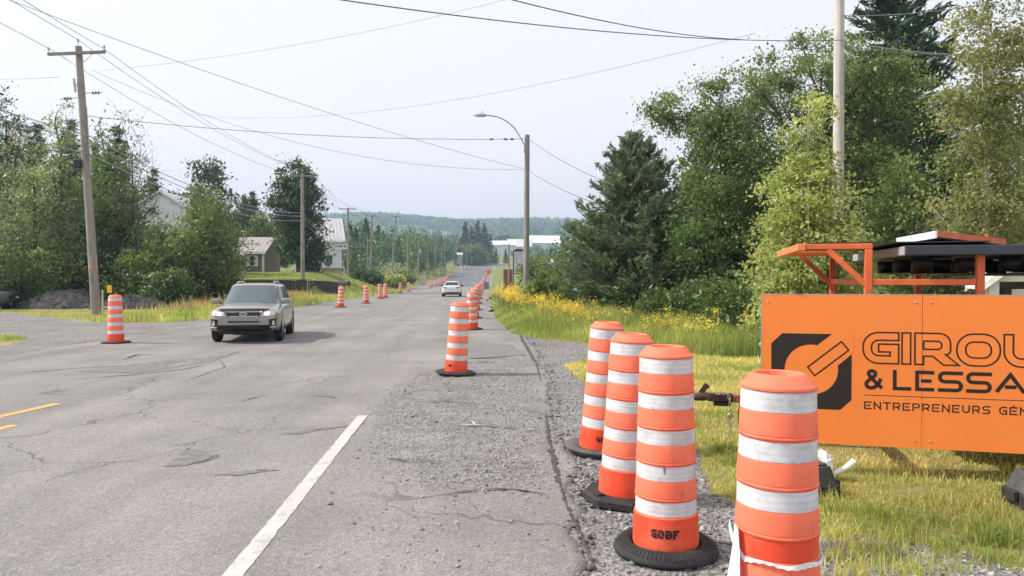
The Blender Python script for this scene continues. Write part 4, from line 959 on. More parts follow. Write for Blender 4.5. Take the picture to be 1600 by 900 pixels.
# ------------------------------------------------------------------ cars
from mathutils.bvhtree import BVHTree
def paintmat(name, col, metal=.5, rough=.32):
    m = NT(name); m.set(m.mix(1.0, tuple(col), m.ramp(m.noise(1.5, 3, .6, m.co()), [(.3, .93), (.7, 1.05)]), 'MULTIPLY'), rough, metal, .5)
    m.b.inputs['Coat Weight'].default_value = .6; m.b.inputs['Coat Roughness'].default_value = .08; return m.m
GLSW = glassmat('windscreen_glass', (.085, .12, .13), .04); GLS = glassmat('car_glass', (.02, .025, .03), .04); CHR = plain('chrome', (.75, .75, .75), .2, .9, var=.05); TRIM = plain('black_trim', (.02, .02, .021), .5, var=.2)  # windscreen colour is paler than the other glass, standing in for sky reflection
RIM = plain('alloy', (.45, .45, .45), .35, .7, var=.1); TYRE = plain('tyre', (.02, .02, .02), .85, var=.3, scale=12)
class Car:
    def __init__(s, label, mat, st, gh, L, wheels, wr, group=None, sub=2):
        s.e = tag(empty('car'), label, 'car', group); s.mat = mat
        n = 8; mb = MB(); V = []
        for x, w, zb, zt in st:
            zm = zb + (zt - zb) * .5
            half = [(0, zb), (.90*w, zb), (.985*w, zb + .08), (1.01*w, zm), (.985*w, zt - .16), (.93*w, zt - .035), (.62*w, zt + .02), (0, zt + .04)]
            V += [(x, -y, z) for y, z in half] + [(x, y, z) for y, z in half[-2:0:-1]]
        k = 14; m = len(st); F = []
        for i in range(m - 1):
            for j in range(k): F.append((i*k + j, i*k + (j+1) % k, (i+1)*k + (j+1) % k, (i+1)*k + j))
        F += [tuple(range(k - 1, -1, -1)), tuple(range((m-1)*k, m*k))]
        mb.add(V, F, True); b = mb.build('body', mat, s.e, sub=2)
        cut = []
        for xw in wheels:
            c = MB(); c.lathe([(0, -1.3), (wr*1.13, -1.3), (wr*1.13, 1.3), (0, 1.3)], 30, (xw, 0, wr), 'y', False); o = c.build('cutter', TRIM); cut.append(o)
            md = b.modifiers.new('arch', 'BOOLEAN'); md.object = o; md.operation = 'DIFFERENCE'; md.solver = 'EXACT'
        dg = bpy.context.evaluated_depsgraph_get(); dg.update()
        me = bpy.data.meshes.new_from_object(b.evaluated_get(dg)); b.modifiers.clear(); b.data = me
        for o in cut: bpy.data.objects.remove(o)
        for p in me.polygons: p.use_smooth = True
        try: me.set_sharp_from_angle(angle=math.radians(35))
        except Exception: pass
        s.body = b
        s.bvh = BVHTree.FromPolygons([v.co.copy() for v in me.vertices], [tuple(p.vertices) for p in me.polygons])
        # wheel wells (dark inner liners)
        # greenhouse
        s.gh = gh; s.L = L
        lv = [0, .2, .4, .6, .8, .92, .98, 1.0]; N = 48; V = []
        for t in lv:
            for i in range(N):
                a = 2*math.pi*i/N; x, y = s.ghpt(a, t); V.append((x, y, s.ghz(t, x, y)))
        F = [(j*N+i, j*N+(i+1) % N, (j+1)*N+(i+1) % N, (j+1)*N+i) for j in range(len(lv)-1) for i in range(N)]
        mb = MB(); mb.add(V, F, True); top = V[-N:]; c0 = (sum(v[0] for v in top)/N, 0, gh['z1'] + gh['crown'] + .012)
        mid = [((v[0]+c0[0])/2, v[1]/2, v[2] + (c0[2]-v[2])*.72) for v in top]
        mb.add(top + mid + [c0], [(i, (i+1) % N, N+(i+1) % N, N+i) for i in range(N)] + [(N+i, N+(i+1) % N, 2*N) for i in range(N)], True)
        s.cab = mb.build('cabin', mat, s.e)
        for xw in wheels:
            for sy in (-1, 1):
                y = sy * (st[4][1] - .105)
                mb = MB(); mb.lathe([(wr*.66, -.10), (wr*.93, -.105), (wr, -.07), (wr, .07), (wr*.93, .105), (wr*.66, .10)], 32, (xw, y, wr), 'y'); w = mb.build('wheel', TYRE, s.e)
                mb = MB(); yo = sy*.07
                mb.lathe([(wr*.66, -.09*sy), (wr*.66, yo), (wr*.60, yo + .015*sy), (wr*.55, yo - .02*sy)], 32, (xw, y, wr), 'y')
                for q in range(5):
                    a = 2*math.pi*q/5 + .3; ca, sa = math.cos(a), math.sin(a)
                    p0 = np.array((xw, y + yo, wr)); p1 = p0 + np.array((ca*wr*.58, 0, sa*wr*.58)); mb.bar(p0, p1, .055, .03)
                mb.lathe([(0, yo + .02*sy), (.05, yo + .015*sy), (.05, yo - .02*sy)], 12, (xw, y, wr), 'y'); mb.build('rim', RIM, w)
                mb = MB(); mb.lathe([(0, sy*-.02), (wr*.62, sy*-.02)], 24, (xw, y, wr), 'y'); mb.build('brake_disc', TRIM, w)
                mb = MB(); mb.lathe([(wr*1.125, -.28*sy), (wr*1.125, .1*sy)], 24, (xw, y, wr), 'y', True, (0.0, math.pi)); mb.build('wheel_well', TRIM, s.e)
    def ghp(s, t):
        g = s.gh; e = max(0, t - .9) / .1; sh = .10 * (1 - math.sqrt(max(0, 1 - e*e))) if e > 0 else 0
        return g['f0'] + (g['f1'] - g['f0'])*t + sh*1.6, g['r0'] + (g['r1'] - g['r0'])*t - sh*1.6, g['w0'] + (g['w1'] - g['w0'])*t**1.15 - sh
    def ghpt(s, a, t, p=5.0):
        f, r, w = s.ghp(t); cx, ax = (f + r)/2, (r - f)/2; c, q = math.cos(a), math.sin(a)
        return cx + ax*math.copysign(abs(c)**(2/p), c), w*math.copysign(abs(q)**(2/p), q)
    def ghz(s, t, x, y): return s.gh['z0'] + (s.gh['z1'] - s.gh['z0'])*t + s.gh['crown']*t*(1 - (y/s.gh['w0'])**2)
    def front(s, name, corners, mat, off=.012, nx=12, ny=5, parent=None, rear=False, t=.03):
        """patch laid on the nose or tail: corners are (y, z) going round"""
        c = [np.array(q, float) for q in corners]; V = []; B = []
        for j in range(ny + 1):
            for i in range(nx + 1):
                u, v = i/nx, j/ny; q = (1-u)*(1-v)*c[0] + u*(1-v)*c[1] + u*v*c[2] + (1-u)*v*c[3]
                o, d = ((-2, q[0], q[1]), (1, 0, 0)) if not rear else ((s.L + 2, q[0], q[1]), (-1, 0, 0))
                h = s.bvh.ray_cast(Vector(o), Vector(d)); x = h[0].x if h[0] else (.3 if not rear else s.L - .3)
                k = -1 if not rear else 1; V.append((x + k*off, q[0], q[1])); B.append((x - k*t, q[0], q[1]))
        n = nx + 1; F = [(j*n+i, j*n+i+1, (j+1)*n+i+1, (j+1)*n+i) for j in range(ny) for i in range(nx)]
        m = len(V); edge = [i for i in range(n)] + [j*n + nx for j in range(1, ny+1)] + [ny*n + i for i in range(nx-1, -1, -1)] + [j*n for j in range(ny-1, 0, -1)]
        F += [(edge[i], edge[(i+1) % len(edge)], m + edge[(i+1) % len(edge)], m + edge[i]) for i in range(len(edge))]
        return MB().add(V + B, F, True).build(name, mat, parent or s.e)
    def side(s, name, corners, mat, sy, off=.01, nx=12, ny=4):
        c = [np.array(q, float) for q in corners]; V = []
        for j in range(ny + 1):
            for i in range(nx + 1):
                u, v = i/nx, j/ny; q = (1-u)*(1-v)*c[0] + u*(1-v)*c[1] + u*v*c[2] + (1-u)*v*c[3]
                h = s.bvh.ray_cast(Vector((q[0], sy*3, q[1])), Vector((0, -sy, 0))); y = h[0].y if h[0] else sy*.9
                V.append((q[0], y + sy*off, q[1]))
        n = nx + 1
        return MB().add(V, [(j*n+i, j*n+i+1, (j+1)*n+i+1, (j+1)*n+i) for j in range(ny) for i in range(nx)], True).build(name, mat, s.e)
    def glass(s):
        g = s.gh; p = 5.0
        for rear in (False, True):
            V = []; nx, ny = 16, 6; ts = np.linspace(.06, .9, ny + 1)
            for t in ts:
                f, r, w = s.ghp(t); cx, ax = (f+r)/2, (r-f)/2
                for i in range(nx + 1):
                    y = (-1 + 2*i/nx) * w * .87; k = (1 - abs(y/w)**p)**(1/p)*ax; x = cx - k - .008 if not rear else cx + k + .008
                    V.append((x, y, s.ghz(t, x, y) + .004))
            n = nx + 1; MB().add(V, [(j*n+i, j*n+i+1, (j+1)*n+i+1, (j+1)*n+i) for j in range(ny) for i in range(nx)], True).build('rear_window' if rear else 'windscreen', GLS if rear else GLSW, s.e)
        for sy in (-1, 1):
            for a, b in g['win']:
                V = []; nx, ny = 10, 5; ts = np.linspace(.08, .86, ny + 1)
                for t in ts:
                    f, r, w = s.ghp(t); cx, ax = (f+r)/2, (r-f)/2
                    xa = max(a, f + .16 + .05*t); xb = min(b, r - .12)
                    for i in range(nx + 1):
                        x = xa + (xb - xa)*i/nx; y = w*(max(0, 1 - abs((x-cx)/ax)**p))**(1/p) + .008; V.append((x, sy*y, s.ghz(t, x, y)))
                n = nx + 1; MB().add(V, [(j*n+i, j*n+i+1, (j+1)*n+i+1, (j+1)*n+i) for j in range(ny) for i in range(nx)], True).build('side_window', GLS, s.e)
    def mirror(s, x, z, mat):
        for sy in (-1, 1):
            y = sy*(s.gh['w0'] + .12)
            mb = MB(); mb.cbox(x - .06, x + .08, y - .12, y + .12, z - .075, z + .085, .03); o = mb.build('mirror', mat, s.e)
            mb = MB(); mb.bar((x, y - sy*.16, z - .05), (x, y - sy*.03, z - .02), .05); mb.build('mirror_stem', TRIM, o)
GREY = paintmat('grey_paint', (.31, .298, .275), .45, .28)
suv_st = [(0.0, .66, .50, .80), (.04, .82, .40, .90), (.16, .90, .32, .965), (.45, .935, .28, 1.0), (.9, .945, .26, 1.04), (1.35, .945, .25, 1.08), (2.2, .945, .25, 1.08), (3.2, .945, .25, 1.10), (4.0, .935, .28, 1.12), (4.42, .90, .36, 1.12), (4.60, .82, .42, 1.06), (4.66, .66, .5, .98)]
suv = Car('grey sport utility vehicle driving towards the viewer on the left lane', GREY, suv_st, dict(f0=1.02, f1=1.86, r0=4.52, r1=4.02, w0=.86, w1=.665, z0=1.03, z1=1.60, crown=.035, win=[(1.5, 2.45), (2.52, 3.38), (3.46, 4.25)]), 4.66, (.93, 3.62), .385)
suv.glass(); suv.mirror(1.42, 1.12, GREY)
suv.front('lower_bumper', [(-.80, .285), (.80, .285), (.86, .50), (-.86, .50)], TRIM, .012)
suv.front('air_intake', [(-.42, .575), (.42, .575), (.40, .615), (-.40, .615)], TRIM, .012, 10, 2)
suv.front('grille', [(-.40, .735), (.40, .735), (.49, .87), (-.49, .87)], TRIM, .018)
for zz in (.862, .742): suv.front('grille_bar', [(-.47 + (.09 if zz < .8 else 0), zz), (.47 - (.09 if zz < .8 else 0), zz), (.47 - (.09 if zz < .8 else 0), zz + .016), (-.47 + (.09 if zz < .8 else 0), zz + .016)], CHR, .026, 10, 1)
bd = MB(); h = suv.bvh.ray_cast(Vector((-2, 0, .81)), Vector((1, 0, 0)))[0].x
bd.add([(h - .032, .105*math.cos(t), .81 + .048*math.sin(t)) for t in np.linspace(0, 2*math.pi, 25)[:-1]], [tuple(range(24))]); emb = bd.build('badge', CHR, suv.e)
bd = MB(); bd.add([(h - .035, .085*math.cos(t), .81 + .034*math.sin(t)) for t in np.linspace(0, 2*math.pi, 25)[:-1]], [tuple(range(24))]); bd.build('badge_face', plain('badge_blue', (.10, .12, .28), .3), emb)
suv.front('bonnet_deflector', [(-.62, .895), (.62, .895), (.66, .955), (-.66, .955)], plain('smoke_plastic', (.035, .025, .03), .15), .03, 12, 3, t=.0)
LENS = plain('lamp_glass', (.62, .61, .58), .15, var=.1, scale=20); LAMP = emit('headlamp_lit', (1., .93, .80), 1.6)
for sy in (-1, 1):
    hl = suv.front('headlight', [(sy*.47, .755), (sy*.80, .775), (sy*.89, .93), (sy*.52, .875)], LENS, .014)
    suv.front('headlight_bulb', [(sy*.56, .775), (sy*.68, .785), (sy*.68, .865), (sy*.56, .855)], LAMP, .02, 5, 4, hl)
    suv.front('fog_light_bezel', [(sy*.68, .475), (sy*.83, .49), (sy*.86, .68), (sy*.66, .655)], TRIM, .014)
    suv.front('fog_light', [(sy*.75, .50), (sy*.81, .51), (sy*.81, .63), (sy*.75, .62)], LENS, .022, 4, 3)
    suv.front('bumper_tip', [(sy*.68, .435), (sy*.86, .45), (sy*.87, .475), (sy*.68, .46)], CHR, .022, 6, 1)
    suv.side('sill_cladding', [(1.25, .27), (3.2, .27), (3.2, .40), (1.25, .40)], TRIM, sy, .01)
    for xd in (1.38, 2.48, 3.40): suv.side('door_gap', [(xd, .42), (xd + .014, .42), (xd + .014, 1.02), (xd, 1.02)], TRIM, sy, .003, 1, 5)
    for xd in (2.15, 3.15): suv.side('door_handle', [(xd, .88), (xd + .2, .88), (xd + .2, .915), (xd, .915)], CHR, sy, .025, 4, 1)
    mb = MB(); f, r, w = suv.ghp(1); pts = [(f + .12 + (r - f - .3)*t, sy*(w - .045), 1.625 + .055*min(1, 6*t, 6*(1-t))) for t in np.linspace(0, 1, 12)]; mb.tube(pts, .018, 8); mb.build('roof_rail', CHR, suv.e)
    suv.side('tail_light', [(4.22, .9), (4.45, .9), (4.45, 1.05), (4.22, 1.05)], plain('red_lens', (.4, .02, .02), .2), sy, .01, 4, 2)
mb = MB(); mb.box(1.05, 1.12, -.5, .1, 1.075, 1.085); mb.build('wiper', TRIM, suv.e)
mb = MB(); mb.cbox(.25, 4.3, -.7, .7, .24, .34, .03); mb.build('underbody', TRIM, suv.e)
suv.e.location = (xat(380, 18.45), 18.45, .012); suv.e.rotation_euler = (0, 0, math.radians(90 + 8)); suv.e.scale = (.90, .90, .90)

sed_st = [(0.0, .62, .45, .66), (.05, .78, .34, .74), (.2, .86, .26, .80), (.6, .89, .22, .86), (1.0, .90, .2, .90), (1.5, .90, .19, .92), (2.4, .90, .19, .94), (3.2, .90, .2, .98), (3.9, .895, .24, 1.03), (4.4, .87, .32, 1.04), (4.62, .80, .38, .99), (4.70, .66, .46, .92)]
def sedan(label, mat):
    c = Car(label, mat, sed_st, dict(f0=1.25, f1=2.15, r0=4.25, r1=3.45, w0=.80, w1=.60, z0=.88, z1=1.40, crown=.03, win=[(1.7, 2.6), (2.68, 3.5)]), 4.7, (.92, 3.68), .32)
    c.glass(); c.mirror(1.75, 1.0, TRIM)
    RL = plain('red_lens_dark', (.22, .025, .03), .2)
    for sy in (-1, 1):
        c.front('tail_light', [(sy*.40, .80), (sy*.80, .82), (sy*.82, .93), (sy*.46, .89)], RL, .012, 8, 3, rear=True)
        c.front('headlight', [(sy*.45, .6), (sy*.80, .62), (sy*.82, .74), (sy*.5, .69)], LENS, .012, 8, 3)
    c.front('number_plate', [(-.16, .66), (.16, .66), (.16, .75), (-.16, .75)], plain('plate', (.55, .55, .58), .5, var=.3, scale=20), .012, 4, 2, rear=True)
    c.front('rear_diffuser', [(-.62, .33), (.62, .33), (.66, .42), (-.66, .42)], TRIM, .012, 10, 2, rear=True)
    c.front('boot_gap', [(-.70, .985), (.70, .985), (.70, .992), (-.70, .992)], TRIM, .004, 10, 1, rear=True)
    mb = MB(); mb.cbox(.25, 4.3, -.62, .62, .2, .3, .03); mb.build('underbody', TRIM, c.e)
    for sx in (-.45, .45):
        mb = MB(); mb.lathe([(.028, 0), (.035, 0), (.035, .12), (.028, .12)], 12, (4.52, sx, .33), 'x'); mb.build('exhaust_pipe', CHR, c.e)
    return c
w = sedan('white saloon car driving away up the road', paintmat('white_car', (.82, .82, .82), .0, .3))
g = at(705, 465, 66.0); w.e.location = (g[0], 66 + 4.6, float(road_z(66)) + .012); w.e.rotation_euler = (0, 0, math.radians(-90)); w.e.scale = (.96, .96, .96)
# parked dark car poking in at the left edge
dk = sedan('dark green parked car cut by the left edge behind the grass strip', paintmat('teal_car', (.012, .03, .035), .2, .3))
x0_ = xat(12, 40.5); dk.e.location = (x0_ - 4.45, 41.0, float(hgt(x0_ - 2, 41)) - .02); dk.e.rotation_euler = (0, 0, math.radians(4)); dk.e.scale = (.95, .95, .95)
# ------------------------------------------------------------------ houses and roadside things
def siding(name, c, pitch=9.0):
    m = NT(name); co = m.co(); wv = m.n('TexWave'); wv.wave_type = 'BANDS'; wv.bands_direction = 'Z'; wv.wave_profile = 'SAW'; wv.inputs['Scale'].default_value = pitch / 6.28; m.l(co, wv.inputs[0])
    m.set(m.mix(1.0, m.mix(1.0, tuple(c), m.ramp(wv.outputs[0], [(0, .82), (.15, 1.0), (1, 1.04)]), 'MULTIPLY'), m.ramp(m.noise(.8, 4, .6, co), [(.3, .88), (.7, 1.06)]), 'MULTIPLY'), .7, 0, .3)
    m.bump(wv.outputs[0], .4, .02); return m.m
def metal_roof(name, c):
    m = NT(name); co = m.co(); wv = m.n('TexWave'); wv.wave_type = 'BANDS'; wv.bands_direction = 'X'; wv.inputs['Scale'].default_value = .55; m.l(co, wv.inputs[0])
    m.set(m.mix(1.0, tuple(c), m.ramp(m.math('ADD', m.math('MULTIPLY', wv.outputs[0], .4), m.math('MULTIPLY', m.noise(1.2, 4, .6, co), .6)), [(.3, .85), (.7, 1.08)]), 'MULTIPLY'), .45, .2, .5); m.bump(wv.outputs[0], .3, .03); return m.m
TAN = siding('tan_siding', (.21, .175, .135)); WSID = siding('white_siding', (.60, .62, .65)); GROOF = metal_roof('grey_roof', (.40, .37, .35)); WROOF = metal_roof('pale_metal_roof', (.55, .55, .56)); WTRIM = plain('white_trim', (.78, .78, .77), .5, var=.06)
PANE = glassmat('window_glass', (.03, .035, .045), .05); DKB = plain('dark_brown', (.06, .045, .04), .8, var=.2)
def window(par, x, y, z, w, h, depth=.05, shutters=False):
    f = MB()
    for a, b, c, d in ((x, x + w, z - .07, z), (x, x + w, z + h, z + h + .07), (x - .07, x, z - .07, z + h + .07), (x + w, x + w + .07, z - .07, z + h + .07), (x, x + w, z + h/2 - .025, z + h/2 + .025)): f.box(a, b, y - depth, y, c, d)
    o = f.build('window', WTRIM, par); g = MB(); g.box(x, x + w, y - .018, y - .002, z, z + h); g.build('pane', PANE, o)
    if shutters:
        for a in (x - .42, x + w + .09):
            s_ = MB(); s_.box(a, a + .32, y - .04, y - .002, z - .08, z + h + .08); s_.build('shutter', WTRIM, o)
def house(name, loc, rz, w, dpt, hwall, hroof, wallm, roofm, label, ridge='x', over=.35, gable=None):
    """box house; front face looks to -y, origin at the front right corner, w runs to the left"""
    e = tag(empty(name, loc, rz), label, 'house'); m_ = MB(); m_.box(-w, 0, 0, dpt, -1.5, hwall)
    if ridge == 'x':
        for x in (-w, -.06): m_.prism([(x, 0, hwall), (x, dpt, hwall), (x, dpt/2, hwall + hroof)], (.06, 0, 0))
    else:
        for y in (0, dpt - .06): m_.prism([(-w, y, hwall), (0, y, hwall), (-w/2, y, hwall + hroof)], (0, .06, 0))
    m_.build('wall', wallm, e)
    if ridge == 'x':
        k = (dpt/2 + over) / (dpt/2); dz = hroof * k
        for s in (0, 1):
            y0 = -over if s == 0 else dpt + over; m_ = MB(); m_.obox((-w - over, dpt/2, hwall + hroof + .06), (w + 2*over, 0, 0), (0, y0 - dpt/2, -dz), (0, 0, .12)); m_.build('roof', roofm, e)
        for x in (-w - over - .03, over):
            for s in (0, 1):
                y0 = -over if s == 0 else dpt + over; m_ = MB(); m_.obox((x, dpt/2, hwall + hroof - .02), (.03, 0, 0), (0, y0 - dpt/2, -dz), (0, 0, .21)); m_.build('barge_board', WTRIM, e)
        m_ = MB(); m_.box(-w - over, over, -over - .04, -over - .005, hwall - hroof*over/(dpt/2) - .10, hwall - hroof*over/(dpt/2) + .17); m_.build('gutter', WTRIM, e)
    else:
        k = (w/2 + over) / (w/2); dz = hroof * k
        for s in (-1, 1):
            m_ = MB(); m_.obox((-w/2, -over, hwall + hroof + .06), (s*(w/2 + over), 0, -dz), (0, dpt + 2*over, 0), (0, 0, .12)); m_.build('roof', roofm, e)
            m_ = MB(); m_.obox((-w/2, -over - .04, hwall + hroof - .04), (s*(w/2 + over), 0, -dz), (0, .035, 0), (0, 0, .24)); m_.build('barge_board', WTRIM, e)
    return e
# tan cottage on the raised lawn
Yh = 84.0; xh = xat(412, Yh); zh = float(hgt(xh - 2, Yh))
h = house('cottage', (xh, Yh, zh), math.radians(-6), 7.5, 5.0, 2.35, 1.55, TAN, GROOF, 'tan cottage with grey roof on the raised lawn behind the dark retaining wall')
window(h, -1.55, -.002, .75, .5, 1.05, shutters=True)
for a in (-.16, -5.0): 
    m_ = MB(); m_.box(a - .02, a + .16, -.03, -.001, 0, 2.3); m_.build('corner_board', WTRIM, h)
m_ = MB(); m_.box(.001, .03, -.02, .16, 0, 2.3); m_.build('corner_board', WTRIM, h)
p_ = MB()
for x in (-3.3, -2.15): p_.box(x, x + .1, -1.3, -1.2, 0, 1.75)
p_.box(-3.3, -2.05, -1.3, 0, 0, .15); po = p_.build('porch', WTRIM, h)
for s in (-1, 1):
    m_ = MB(); m_.obox((-2.65, -1.55, 2.4), (s*.85, 0, -.62), (0, 1.54, 0), (0, 0, .08)); m_.build('porch_roof', WROOF, po)
m_ = MB(); m_.prism([(-3.25, -1.25, 1.78), (-2.08, -1.25, 1.78), (-2.65, -1.25, 2.3)], (0, .04, 0)); m_.build('porch_gable', WTRIM, po)
m_ = MB(); m_.box(-2.95, -2.35, -.03, -.001, .15, 1.75); m_.build('door', plain('door_dark', (.10, .09, .09), .5), h)
m_ = MB(); m_.tube([(-2.7, 1.0, 2.8), (-2.7, 1.0, 4.6)], .06, 8); m_.lathe([(0, .12), (.33, .06), (.33, 0), (.05, -.02)], 12, (-2.7, 1.0, 4.6)); m_.build('vent_pipe', STEEL, h)
# white house behind the trees
Yw = 88.0; xw = xat(290, Yw); zw = float(hgt(xw, Yw))
h = house('farmhouse', (xw, Yw, zw), 0.0, 5.7, 9, zat(326, Yw) - zw, zat(304, Yw) - zat(326, Yw) + .1, siding('bright_siding', (.82, .82, .82)), WROOF, 'white gabled house showing only its top above the left trees', ridge='y', over=.3)
zz = zat(334.5, Yw) - zw; window(h, -4.15, -.002, zz, .8, .6); window(h, -4.15, -.002, zz - 3.2, .8, 1.1); window(h, -1.8, -.002, zz - 3.2, .8, 1.1)
# tall white chalet beyond the big tree
Yc = 118.0; xc_ = xat(534, Yc); zc = float(hgt(xc_, Yc))
h = house('chalet', (xc_, Yc, zc), math.radians(16), 7.0, 7.5, zat(374, Yc) - zc, zat(341, Yc) - zat(374, Yc), WSID, WROOF, 'tall white house with steep pale roof right of the big dark tree', over=.5)
m_ = MB(); hw_ = zat(374, Yc) - zc; m_.prism([(.03, .1, hw_ - .2), (.03, 7.4, hw_ - .2), (.03, 3.75, zat(343, Yc) - zc - .2)], (.05, 0, 0)); m_.build('gable_cladding', DKB, h)
for zz in (.6, 3.4):
    for x in (-2.2, -4.4): window(h, x, -.002, zz, .8, 1.2)
m_ = MB(); m_.box(-7, .3, -1.8, -.01, 2.6, 2.75)
for x in np.arange(-7, .3, .5): m_.box(x, x + .05, -1.8, -1.75, 2.75, 3.6)
m_.box(-7, .3, -1.82, -1.74, 3.6, 3.67)
for x in (-6.8, -3.4, .1): m_.box(x, x + .12, -1.8, -1.68, -1, 2.6)
m_.build('balcony', WTRIM, h)
# white bungalow and sheds far up the road
Yb = 335.0; xb_ = xat(722, Yb); h = house('bungalow', (xb_, Yb, float(hgt(xb_, Yb))), 0, 3.2, 4, zat(398, Yb) - float(hgt(xb_, Yb)), .8, plain('far_grey', (.35, .36, .38), .7), WROOF, 'tiny white house far up the left roadside'); window(h, -2.2, -.002, 1.0, .9, 1.2); m_ = MB(); m_.box(-3.4, .2, -1.4, -1.3, -.5, 1.1); m_.build('fence_panel', WTRIM, h)
Yq = 620.0; zq = float(hgt(xat(840, Yq), Yq))
def warehouse(pxa, pxb, y_eave, y_ridge, dpt, label, Y, roofm):
    xa, xb = xat(pxa, Y), xat(pxb, Y); z0 = float(hgt((xa + xb)/2, Y)); he = zat(y_eave, Y) - z0
    return house('warehouse', (xb, Y, z0), 0, xb - xa, dpt, he, zat(y_ridge, Y) - zat(y_eave, Y), WSID, roofm, label, over=.6)
BRW = plain('bright_white_roof', (.86, .86, .87), .6, var=.04, scale=.1)
warehouse(828, 875, 379, 367, 22, 'long bright white warehouse on the far slope right of the lamp pole', Yq, BRW)
warehouse(766, 806, 382, 375.5, 18, 'lower grey and white warehouse on the far slope left of the lamp pole', Yq - 30, BRW)
e = warehouse(795, 832, 385, 372, 30, 'grey gabled warehouse end between the two far warehouses', Yq - 10, plain('far_roof_grey', (.5, .52, .53), .6))
# low building with mono-pitch roof on the right
Yg = 66.0; xg0, xg1 = xat(838, Yg), xat(878, Yg); zg = float(hgt(xg1, Yg))
e = tag(empty('low_building', (xg0, Yg, zg)), 'low grey building with a sloping dark roof behind the right shrubs', 'building')
wB = xg1 - xg0; m_ = MB(); m_.add([(0, 0, -.3), (wB, 0, -.3), (wB, 5, -.3), (0, 5, -.3), (0, 0, zat(424, Yg)), (wB, 0, zat(412, Yg)), (wB, 5, zat(412, Yg)), (0, 5, zat(424, Yg))], [(0,1,5,4), (1,2,6,5), (2,3,7,6), (3,0,4,7)]); m_.build('wall', plain('bluegrey_wall', (.42, .45, .48), .7), e)
m_ = MB(); m_.obox((-.5, -.6, zat(422, Yg)), (wB + .8, 0, zat(408, Yg) - zat(422, Yg)), (0, 6.2, 0), (0, 0, .14)); m_.build('roof', plain('roof_slate', (.30, .30, .31), .6), e)
m_ = MB(); m_.add([(.6, -.015, zat(424, Yg) - .25), (wB, -.015, zat(424, Yg) - .3), (wB, -.015, zat(412, Yg)), (.6, -.015, zat(421, Yg))], [(0, 1, 2, 3)]); m_.build('gable_cladding', DKB, e)
m_ = MB(); m_.box(wB*.62, wB*.62 + .22, 1, 1.2, zat(412, Yg), zat(404, Yg)); m_.build('chimney', WTRIM, e); window(e, .8, -.003, .5, .7, .7)
# retaining wall of upright boards
BOARD = woodmat('dark_boards', (.035, .031, .028), (.085, .075, .068))
yw = 66.75; xA, xB = -23.2, -14.75
rw = tag(empty('retaining_wall', (xA, yw, 0)), 'dark wooden retaining wall of upright boards below the cottage lawn', 'wall')
bd = MB(); bd.cbox(0, .285, -.06, .0, -.3, 1.5, .012); pb = bd.build('board', BOARD); COL.objects.unlink(pb)
n = int((xB - xA) / .3)
for i in range(n):
    o = pb.copy(); COL.objects.link(o); o.parent = rw; o.location = (i*.3, random.uniform(-.015, .015), random.uniform(-.03, .02))
for i in range(20):
    o = pb.copy(); COL.objects.link(o); o.parent = rw; o.location = (n*.3 + .02 + .07*i*1.2, .06 + i*.27, random.uniform(-.03, .02) - .01*i); o.rotation_euler = (0, 0, math.radians(72))
m_ = MB(); m_.box(-.1, n*.3 + .05, -.09, .05, 1.515, 1.56); m_.build('cap_rail', BOARD, rw)
# mailbox
Ym = 43.5; e = tag(empty('mailbox', P3(534, Ym), .4), 'black mailbox leaning on its post behind a drum on the left verge', 'mailbox'); e.rotation_euler = (0, math.radians(10), .4)
m_ = MB(); m_.bar((0, 0, -.1), (0, 0, 1.1), .09); m_.build('post', BLK, e)
m_ = MB(); v = [(-.12 + .0, 0, 1.1), (.12, 0, 1.1), (.12, 0, 1.22)] + [(.12*math.cos(t), 0, 1.22 + .12*math.sin(t)) for t in np.linspace(0, math.pi, 9)[1:]]
m_.prism([(a, -.28, c) for a, b, c in v], (0, .5, 0)); m_.build('box', BLK, e); m_ = MB(); m_.box(.121, .14, -.1, .0, 1.2, 1.42); m_.build('flag', plain('grey_flag', (.3, .3, .3)), e)
e.rotation_euler = (0, math.radians(8), math.radians(70)); e.scale = (1.35, 1.35, 1.12)
# small banner on the chalet pole
Yn = 99.0; xa, xb = xat(523, Yn), xat(543, Yn); za, zb = zat(390, Yn), zat(382, Yn)
e = tag(empty('banner_sign', (xa, Yn, 0)), 'small white sign with dark lettering fixed to the pole right of the big tree', 'sign'); m_ = MB(); m_.cbox(0, xb - xa, 0, .05, za, zb, .005); m_.build('panel', plain('sign_white', (.8, .8, .82), .5, var=.04), e)
it = []; ww = xb - xa; u_ = ww*.86/11
for i, ch in enumerate('RE LIGNE TEL'):
    if ch != ' ': it += glyph(ch, ww*.06 + i*u_*.95, ww*.06 + i*u_*.95 + u_*.7, za + .36*(zb - za), za + .86*(zb - za), .07)
text_mesh('lettering', it, lambda x, z: (x, -.004, z), INK, e)
m_ = MB(); m_.bar((ww - .02, .1, (za + zb)/2), (ww + .15, .5, (za + zb)/2), .05); m_.build('bracket', STEEL, e)
